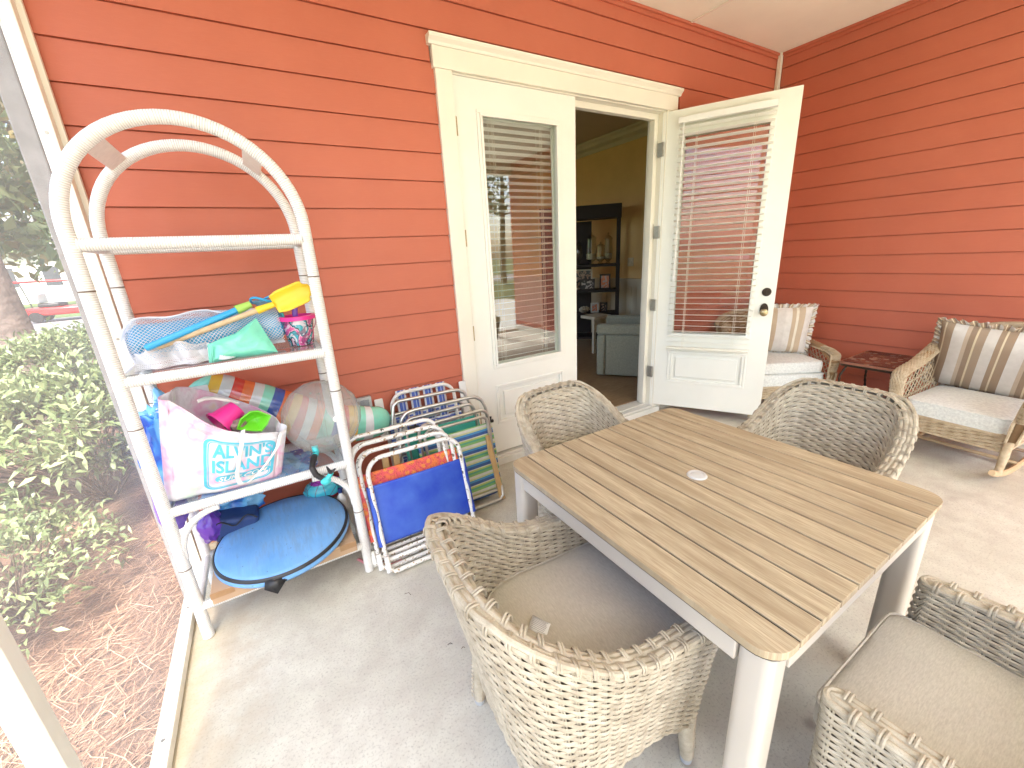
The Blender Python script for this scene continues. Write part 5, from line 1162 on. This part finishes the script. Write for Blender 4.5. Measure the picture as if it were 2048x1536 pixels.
# dark bookcase set across the corner
bkc = thing('bookcase', 'dark espresso open bookcase with jars and photo frames inside the room', 'bookcase', (4.25, 4.85, FZ))
esp = simple('espresso wood', (.014, .008, .006), .65, .2, 12)
BA = V(4.60, 4.52, FZ); bu = V(-.72, .69, 0).normalized(); bn = V(bu.y, -bu.x, 0); bn = -bn if bn.dot(V(4, 4.5, 0)) < 0 else bn; BWd, BDp, BH = 1.15, .36, 2.03
def bp(a, d, z): return BA + bu * a + bn * d + V(0, 0, z)
def bbox(mb, a0, a1, d0, d1, z0, z1):
    vs = [bp(a, d, z) for z in (z0, z1) for d in (d0, d1) for a in (a0, a1)]; mb.add(vs, [(0, 2, 3, 1), (4, 5, 7, 6), (0, 1, 5, 4), (2, 6, 7, 3), (0, 4, 6, 2), (1, 3, 7, 5)])
for a in (0, BWd - .05):
    for d in (0, BDp - .05): mb = MB(); bbox(mb, a, a + .05, d, d + .05, 0, BH); build('upright', mb, esp, bkc, smooth=False)
SHZ = [.22, .56, .90, 1.24, 1.98]
ZB = []
for v in (384 + 0,): pass
for z in (.12, .48, .83, 1.20): mb = MB(); bbox(mb, -.002, BWd + .002, -.002, BDp + .002, z, z + .035); build('shelf', mb, esp, bkc, smooth=False); ZB.append(z + .035)
mb = MB(); bbox(mb, -.01, BWd + .01, -.01, BDp + .01, BH - .16, BH + .02); build('top_rail', mb, esp, bkc, smooth=False)
mb = MB(); bbox(mb, .42, BWd - .05, BDp - .02, BDp - .012, .16, BH - .17); build('back_panel', mb, esp, bkc, smooth=False)  # dark sheet added behind the left shelves to turn that part black
def jar(a, d, z, r, h, label):
    p = bp(a, d, z + .001); t = thing('glass_jar', label, 'jar', p, group='lidded apothecary jars on the bookcase'); mb = MB()
    mb.lathe([(0, 0), (r * .6, 0), (r * .55, .01), (r * .3, .03), (r * .9, .07), (r, h * .45), (r * .85, h * .8), (r * .88, h * .83)], p, 22); build('body', mb, M['jar'], t)
    mb = MB(); mb.lathe([(r * .95, h * .83), (r * .97, h * .85), (r * .55, h * .93), (r * .15, h * .97), (r * .22, h * 1.02), (0, h * 1.06)], p, 22); build('lid', mb, M['jar'], t)
    mb = MB(); mb.lathe([(0, .06), (r * .8, .075), (r * .88, h * .34), (0, h * .36)], p, 18); build('shells', mb, simple('pale shells', (.45, .40, .30), .7, .4, 60) if 'shells' not in M else M['shells'], t); return t
M['shells'] = simple('pale shells', (.45, .40, .30), .7, .4, 60)
jar(.42, .16, ZB[3], .085, .44, 'widest glass apothecary jar with domed lid on the upper bookcase shelf')
jar(.28, .10, ZB[3], .07, .30, 'short lidded glass jar in front of the taller ones on the upper bookcase shelf')
jar(.17, .20, ZB[3], .065, .42, 'slim footed glass jar nearest the right upright of the bookcase')
p = bp(.60, .14, ZB[3] + .001); ov = thing('glass_vase', 'oval glass vase on the upper bookcase shelf beside the jars', 'vase', p); mb = MB(); mb.lathe([(0, 0), (.03, 0), (.015, .03), (.055, .14), (.045, .24), (.018, .31), (.03, .34)], p, 20); build('body', mb, M['jar'], ov)
def photo(nm, a, d, z, w_, h_, mat, pic, label):
    t = thing('photo_frame', label, 'photo frame', bp(a, d, z), group='framed photos on the bookcase'); mb = MB(); e = .022
    def q(mb, a0, a1, z0, z1, d0, d1): bbox(mb, a + a0, a + a1, d + d0, d + d1, z + z0, z + z1)
    q(mb, 0, w_, 0, e, 0, .015); q(mb, 0, w_, h_ - e, h_, 0, .015); q(mb, 0, e, e, h_ - e, 0, .015); q(mb, w_ - e, w_, e, h_ - e, 0, .015); build('moulding', mb, mat, t, smooth=False)
    mb = MB(); q(mb, e, w_ - e, e, h_ - e, .004, .010); build('picture', mb, pic, t, smooth=False)
silv = simple('silver frame', (.45, .45, .42), .35, .1, 30, metal=.5); whf = simple('cream frame', (.50, .46, .36), .5)
def pic(n, a, b, c):
    t = NT(n); co = t.coord(); t.col(t.ramp(t.noise(co, 16, 3, .5, 1), [(.38, a), (.5, b), (.6, c)], 'CONSTANT')); t.set(Roughness=.2); return t.m
pc1, pc2, pc3 = pic('photo one', (.05, .05, .05), (.40, .38, .36), (.12, .10, .09)), pic('photo two', (.03, .03, .03), (.32, .20, .14), (.10, .08, .06)), pic('photo three', (.50, .14, .06), (.30, .26, .24), (.55, .30, .16))
photo(0, .40, .18, ZB[2] + .001, .34, .30, whf, pc2, 'largest cream photo frame at the back of the second bookcase shelf')
photo(0, .36, .05, ZB[2] + .001, .22, .16, esp, pc1, 'small dark frame standing in front of the large cream frame')
photo(0, .13, .08, ZB[2] + .001, .16, .22, esp, pc3, 'upright dark frame with an orange picture near the right upright')
photo(0, .64, .06, ZB[2] + .001, .19, .15, silv, pc1, 'small silver frame on the second shelf beside the door edge')
photo(0, .30, .08, ZB[1] + .001, .12, .15, silv, pc3, 'little silver upright frame on the third bookcase shelf')
photo(0, .17, .12, ZB[1] + .001, .11, .15, esp, pc2, 'little dark upright frame on the third bookcase shelf')
p = bp(.52, .14, ZB[1] + .001); mb = MB(); mb.grid(lump(p + V(0, 0, .045), (.09, .06, .045), .4, 5, 3), 26, 16); tag(build('shell_cluster', mb, M['shells'], None), 'cluster of seashells on the third bookcase shelf', 'seashells')
# sage club chair
sg = fabric('sage upholstery', (.26, .275, .225), (.34, .355, .29), (1, 1, 1)); sa = thing('club_chair', 'sage green upholstered club chair just inside the doorway', 'armchair', (3.6, 3.5, FZ), 0)
CO = V(3.25, 3.54, FZ); cu_, cv_ = V(.6, -.8, 0), V(.8, .6, 0)
def cbox(name, x0, x1, y0, y1, z0, z1, bev=.02, mat=sg):
    mb = MB(); vs = [CO + cu_ * x + cv_ * y + V(0, 0, z) for z in (z0, z1) for y in (y0, y1) for x in (x0, x1)]
    mb.add(vs, [(0, 1, 3, 2), (4, 6, 7, 5), (0, 4, 5, 1), (2, 3, 7, 6), (0, 2, 6, 4), (1, 5, 7, 3)]); return build(name, mb, mat, sa, bev=bev, bseg=3)
cbox('base', .05, .84, .125, .66, .03, .30); cbox('seat', .02, .70, .125, .66, .305, .46, .04)
for y in (0, .665):
    cbox('arm', .0, .82, y, y + .12, .50, .62, .03); cbox('arm_front', .005, .10, y + .003, y + .117, .02, .4995, .02); cbox('arm_side', .101, .80, y + .02, y + .10, .02, .4995, .015)
cbox('backrest', .66, .86, .125, .66, .305, .84, .05)
ruffle_pillow('throw_pillow', 'brown lattice patterned cushion on the sage club chair', CO + cu_ * .56 + cv_ * .40 + V(0, 0, .64), Matrix.Rotation(math.atan2(-.6, -.8) + pi, 3, 'Z') @ Matrix.Rotation(radians(-18), 3, 'X'), .40, .40, .15, simple('lattice cushion', (.40, .33, .22), .8, .5, 28), 3)
# low white bench end by the bookcase
wbn = thing('side_stool', 'low cream side stool between the bookcase and the club chair', 'stool', (3.7, 4.55, FZ)); q = at(1190, 633, y=4.5)
mb = MB(); mb.box((q.x - .10, 4.4, q.z - .03), (q.x + .22, 4.7, q.z + .01)); build('top', mb, whf, wbn, bev=.004)
for a in (q.x - .09, q.x + .17):
    mb = MB(); mb.box((a, 4.42, FZ), (a + .035, 4.46, q.z - .031)); build('leg', mb, whf, wbn, smooth=False)
# ================================================================== OUTSIDE
GZ = -.25
def straw_ground():
    t = NT('pine straw ground'); co = t.coord(); n = t.noise(co, 3, 6, .65); n2 = t.noise(t.coord(scale=(1, 1, 1)), 60, 4, .7, 2)
    c = t.ramp(n2, [(.35, (.05, .028, .018)), (.5, (.15, .08, .048)), (.65, (.26, .15, .09))]); t.col(t.mix(t.ramp(n, [(.3, (.4, .4, .4)), (.6, (0, 0, 0))]), c, (.10, .065, .045))); t.set(Roughness=.9); t.bump(n2, .8, .01); return t.m
def grass():
    t = NT('lawn'); co = t.coord(); n = t.noise(co, 1.1, 6, .6); f = t.noise(co, 60, 3, .7); c = t.ramp(n, [(.3, (.055, .085, .02)), (.6, (.10, .14, .035)), (.8, (.19, .18, .07))]); t.col(t.mix(t.ramp(f, [(.3, (.5, .5, .5)), (.6, (0, 0, 0))]), c, (.03, .05, .012))); t.set(Roughness=.9); t.bump(f, .6, .02); return t.m
mb = MB(); mb.grid(lambda a, b: (-160 + 320 * a, -160 + 320 * b, GZ - .03), 8, 8); struct(build('lawn', mb, grass(), smooth=False))
mb = MB(); mb.grid(lambda a, b: (-5.2 + 4.58 * a, -3.0 + 16 * b, GZ + .035 * noise.noise(V(a * 6, b * 20, 0))), 30, 90); struct(build('pine_straw_bed', mb, straw_ground()))
asph = simple('pale asphalt', (.22, .21, .20), .9, .1, 3, .2, 60, .004)
mb = MB(); mb.quad([V(-40, 21, GZ - .02), V(60, 21, GZ - .02), V(60, 29, GZ - .02), V(-40, 29, GZ - .02)]); struct(build('road', mb, asph, smooth=False))
mb = MB(); mb.quad([V(-3.5, -9.5, GZ + .09), V(8.5, -9.5, GZ + .09), V(8.5, -2.32, GZ + .09), V(-3.5, -2.32, GZ + .09)]); struct(build('bounce_slab', mb, M['concrete'], smooth=False))  # unseen pale slab added in the sun to bounce light into the porch
mb = MB(); mb.quad([V(-60, -30, GZ - .02), V(80, -30, GZ - .02), V(80, -22, GZ - .02), V(-60, -22, GZ - .02)]); struct(build('road', mb, asph, smooth=False))
# loose pine needles: stuff
mb = MB(); random.seed(3); vs = []; fs = []; uv = []
for i in range(15000):
    y = .3 + 5.0 * R_() ** 1.4; x = -.63 - ru(0, 1) * (.9 + .45 * y); a = ru(-.9, .9) + (.35 if R_() < .7 else 1.6); L_ = ru(.10, .22); z = GZ + .035 * noise.noise(V((x + 5.2) / 4.58 * 6, (y + 3) / 16 * 20, 0)) + ru(.002, .035); d = V(cos(a), sin(a), ru(-.10, .14)); s_ = V(-d.y, d.x, 0) * ru(.0010, .0018); bnd = V(-d.y, d.x, .3) * ru(-.25, .25) * L_
    p0 = V(x, y, z); p1 = p0 + d * L_ * .5 + bnd * .5; p2 = p0 + d * L_; o = len(vs); vs += [p0 - s_, p0 + s_, p1 - s_, p1 + s_, p2]; fs += [(o, o + 1, o + 3, o + 2), (o + 2, o + 3, o + 4)]; c = R_(); uv += [(c, c)] * 5
mb.add(vs, fs, uv)
def needles():
    t = NT('dry pine needles'); u = t.n('TexCoord'); s = t.n('SeparateXYZ'); t.l(u.outputs['UV'], s.inputs[0]); t.col(t.ramp(s.outputs[0], [(0, (.08, .038, .024)), (.4, (.25, .135, .08)), (.75, (.36, .215, .135)), (1, (.48, .34, .24))])); t.set(Roughness=.7); return t.m
o = build('pine_needles', mb, needles(), None, smooth=False); struct(o, True); tag(o, 'loose reddish pine needles covering the bed outside the screen', 'pine straw')
def leafmat(name, a, b, c):
    t = NT(name); u = t.n('TexCoord'); s = t.n('SeparateXYZ'); t.l(u.outputs['UV'], s.inputs[0]); t.col(t.ramp(s.outputs[0], [(0, a), (.5, b), (1, c)])); t.set(Roughness=.45)
    t.b.inputs['Transmission Weight'].default_value = 0
    tr = t.n('BsdfTranslucent'); t.l(t.b.inputs['Base Color'].links[0].from_socket, tr.inputs[0]); mx = t.n('MixShader'); mx.inputs[0].default_value = .3; t.l(t.b.outputs[0], mx.inputs[1]); t.l(tr.outputs[0], mx.inputs[2]); t.l(mx.outputs[0], t.out.inputs[0]); return t.m
lf1 = leafmat('glossy shrub leaf', (.085, .12, .045), (.19, .25, .10), (.36, .41, .20)); lf2 = leafmat('tree leaf', (.06, .085, .03), (.13, .17, .055), (.30, .30, .13)); lf3 = leafmat('autumn leaf', (.10, .08, .03), (.22, .17, .05), (.34, .25, .09))
bark = simple('pine bark', (.12, .09, .075), .9, .35, 9, .8, 14, .02); stemm = simple('twig', (.10, .07, .045), .8)
def leaf(mb_v, mb_f, mb_u, p, d, n, L_, w_, c):
    s_ = d.cross(n).normalized(); o = len(mb_v); m = p + d * L_ * .5
    mb_v += [p, m - s_ * w_ + n * w_ * .35, m - n * .0 , m + s_ * w_ + n * w_ * .35, p + d * L_ - n * L_ * .12]
    mb_f += [(o, o + 1, o + 2), (o, o + 2, o + 3), (o + 1, o + 4, o + 2), (o + 2, o + 4, o + 3)]; mb_u += [(c, c)] * 5
def rdir():
    while True:
        v = V(ru(-1, 1), ru(-1, 1), ru(-1, 1))
        if .05 < v.length < 1: return v.normalized()
def shrub(label, c, rad, n, L_, mat, seed, tips=70):
    random.seed(seed); c = V(*c); t = thing('shrub', label, 'shrub', (c.x, c.y, GZ)); vs = []; fs = []; uv = []; mb2 = MB()
    cl_ = []
    for k in range(tips):
        d = rdir(); d.z = abs(d.z) * .9 - .15; r = ru(.45, 1) ** .5; e = c + V(d.x * rad[0], d.y * rad[1], d.z * rad[2]) * r; cl_.append((e, ru(.75, 1.15)))
        b = V(c.x + ru(-.08, .08), c.y + ru(-.08, .08), GZ); mb2.tube([b, b.lerp(e, .5) + V(0, 0, .06), e], [.007, .004, .002], 4)
    for k in range(n):
        e, s_ = cl_[int(R_() * tips)]; p = e + rdir() * (R_() ** .6) * .14 * s_; out = (p - V(c.x, c.y, c.z - rad[2] * .6)).normalized(); d = (out * .5 + rdir() * .8 + V(0, 0, .25)).normalized(); nn = (rdir() * .6 + V(0, 0, 1)).normalized()
        leaf(vs, fs, uv, p, d, nn, L_ * ru(.7, 1.3), L_ * ru(.15, .22), min(1, max(0, .45 + .25 * (s_ - .95) * 4 + ru(-.35, .35))))
    mb = MB(); mb.add(vs, fs, uv); build('foliage', mb, mat, t); build('stems', mb2, stemm, t); return t
shrub('large leafy evergreen shrub pressed up outside the screen', (-1.42, 4.35, .36), (.85, 1.05, .64), 8000, .085, lf1, 11, 120)
shrub('leafy shrub farther back behind the large one, by the house corner', (-1.75, 6.6, .42), (1.0, 1.1, .78), 5200, .085, lf1, 12, 100)
shrub('low sprawling shrub with smaller leaves in the pine straw', (-1.42, 3.0, .02), (.46, .58, .28), 2300, .055, lf1, 13, 60)
shrub('leafy shrub at the left edge of the view beyond the screen post', (-2.55, 5.2, .35), (.75, .9, .62), 3500, .085, lf1, 14, 80)
def tree(label, base, h, r0, crown, n, L_, mat, seed, lean=(0, 0), clusters=60, group=None, trunk_only_to=.55):
    random.seed(seed); b = V(*base); t = thing('tree', label, 'tree', b, 0, group); mb = MB(); top = b + V(lean[0], lean[1], h); P = [b.lerp(top, k / 12) + V(.06 * sin(k * .9 + seed), .06 * cos(k * 1.3 + seed), 0) for k in range(13)]
    mb.tube(P, [r0 * (1.12 - .85 * k / 12) for k in range(13)], 12); cl_ = []
    for k in range(clusters):
        f = ru(trunk_only_to, 1); p = b.lerp(top, f); d = rdir(); e = p + V(d.x * crown, d.y * crown, abs(d.z) * crown * .5 - crown * .1) * ru(.4, 1); cl_.append((e, ru(.5, 1.1)))
        if k % 3 == 0: mb.tube([p, p.lerp(e, .5) + V(0, 0, .15), e], [r0 * .28, r0 * .16, r0 * .05], 5)
    build('trunk', mb, bark, t); vs = []; fs = []; uv = []
    for k in range(n):
        e, s_ = cl_[int(R_() * clusters)]; p = e + rdir() * (R_() ** .5) * crown * .30 * s_; d = rdir(); leaf(vs, fs, uv, p, d, rdir(), L_ * ru(.7, 1.3), L_ * ru(.2, .34), min(1, max(0, .4 + .5 * (s_ - .8) + ru(-.3, .3))))
    mb = MB(); mb.add(vs, fs, uv); build('crown', mb, mat, t); return t
GT = 'trees around the yard'
q = at(40, 640, y=7.6)
tree('thick grey-brown pine trunk standing close outside the screen', (-2.74, 7.7, GZ), 12, .22, 3.4, 5200, .22, lf2, 21, (-.1, .4), 70, None, .5)
spots = [(-6.0, 13, 8, lf2, 'mid green tree right behind the close pine trunk'), (-3.2, 17, 9, lf3, 'olive yellow tree before the road, left of the house corner'), (-12, 20, 10, lf2, 'dark tree far left before the road'), (-7.5, 33, 11, lf2, 'tree beyond the road behind the golf cart'), (-14, 36, 12, lf3, 'yellowing tree beyond the road, farther left'), (-2.5, 38, 12, lf2, 'green tree beyond the road close to the house line')]
for i, (x, y, h, m_, lb) in enumerate(spots): tree(lb, (x, y, GZ), h, .20, 3.6 + .2 * i, 3800, .34, m_, 30 + i, (ru(-.5, .5), ru(-.5, .5)), 75, GT, .28)
back = [(-9, -15, 9, 'tree on the lawn behind the camera, nearest the porch'), (.8, -20, 9, 'tree on the lawn straight behind the porch'), (7, -17, 8, 'tree on the lawn behind the right end of the porch'), (14, -19, 10, 'tree far right behind the porch'), (-16, -19, 11, 'tree far left behind the porch'), (3, -34, 12, 'tallest tree by the rear road')]
for i, (x, y, h, lb) in enumerate(back): tree(lb, (x, y, GZ), h, .19, 3.1, 2600, .32, lf2 if i % 2 else lf3, 50 + i, (ru(-.4, .4), 0), 60, GT, .40)
# golf cart with red roof on the road
gc = thing('golf_cart', 'golf cart with a red roof parked on the road far outside', 'golf cart', (-7.6, 27, GZ)); red = simple('red cart paint', (.55, .03, .03), .3, .05, 5); G = V(-7.6, 27, GZ)
def gb(name, a, b, mat, bev=.03): mb = MB(); mb.box(tuple(G + V(*a)), tuple(G + V(*b))); return build(name, mb, mat, gc, bev=bev)
gb('roof', (-1.5, -.6, 1.70), (1.6, .6, 1.79), red, .04); gb('body', (-1.2, -.6, .28), (1.3, .6, .62), red, .08); gb('windscreen', (1.05, -.55, .64), (1.09, .55, 1.68), M['pane'], .002); gb('seat', (-.7, -.55, .63), (.0, .55, .80), M['black'], .05); gb('seat_back', (-.75, -.55, .81), (-.62, .55, 1.22), M['whitep'], .05)
for x in (-1.35, 1.3):
    for y in (-.55, .55): mb = MB(); mb.tube([G + V(x * .9, y, .6), G + V(x, y, 1.72)], .022, 6); build('roof_post', mb, M['black'], gc)
for x in (-.85, .95):
    for y in (-.62, .5): mb = MB(); mb.lathe([(0, 0), (.10, 0), (.23, .01), (.24, .06), (.23, .12), (0, .12)], G + V(x, y + .12, .235), 20, Matrix.Rotation(pi / 2, 3, 'X')); build('wheel', mb, M['black'], gc)
# pale house beyond the road
hs = thing('neighbour_house', 'pale house with white trim beyond the road', 'house', (-13, 50, GZ)); wl = simple('pale house siding', (.62, .60, .54), .8, .05, 2); H = V(-13, 50, GZ)
mb = MB(); mb.box(tuple(H + V(-9, 0, 0)), tuple(H + V(9, 9, 4.2))); build('wall', mb, wl, hs, smooth=False)
mb = MB(); mb.add([H + V(x, y, z) for x in (-9.6, 9.6) for y, z in ((-.7, 4.1), (4.5, 7.2), (9.7, 4.1))], [(0, 1, 2), (3, 5, 4), (0, 3, 4, 1), (1, 4, 5, 2), (0, 2, 5, 3)]); build('roof', mb, simple('grey shingles', (.16, .15, .14), .9), hs, smooth=False)
for x in (-7, -4.4, -1.8, 1.0, 3.8, 6.4):
    mb = MB(); mb.box(tuple(H + V(x, -.06, 1.2)), tuple(H + V(x + 1.3, -.002, 3.0))); wf = build('window', mb, M['whitep'], hs, smooth=False); mb = MB(); mb.box(tuple(H + V(x + .15, -.075, 1.35)), tuple(H + V(x + 1.15, -.062, 2.85))); build('pane', mb, simple('dark window glass', (.05, .06, .07), .1) if 'dwg' not in M else M['dwg'], wf, smooth=False); M.setdefault('dwg', bpy.data.materials['dark window glass'])
# small litter on the slab
random.seed(5); mb = MB()
for u, v, L_ in ((822, 1190, .035), (905, 1288, .02), (930, 1295, .015)):
    p = at(u, v, z=.003); a = ru(0, 3); mb.tube([p, p + V(cos(a), sin(a), .1) * L_ * .5 + V(0, 0, .002), p + V(cos(a + .5), sin(a + .5), 0) * L_], .0012, 4)
o = tag(build('twig_bits', mb, stemm, None), 'few tiny dry twig bits scattered on the concrete', 'debris'); struct(o, True)
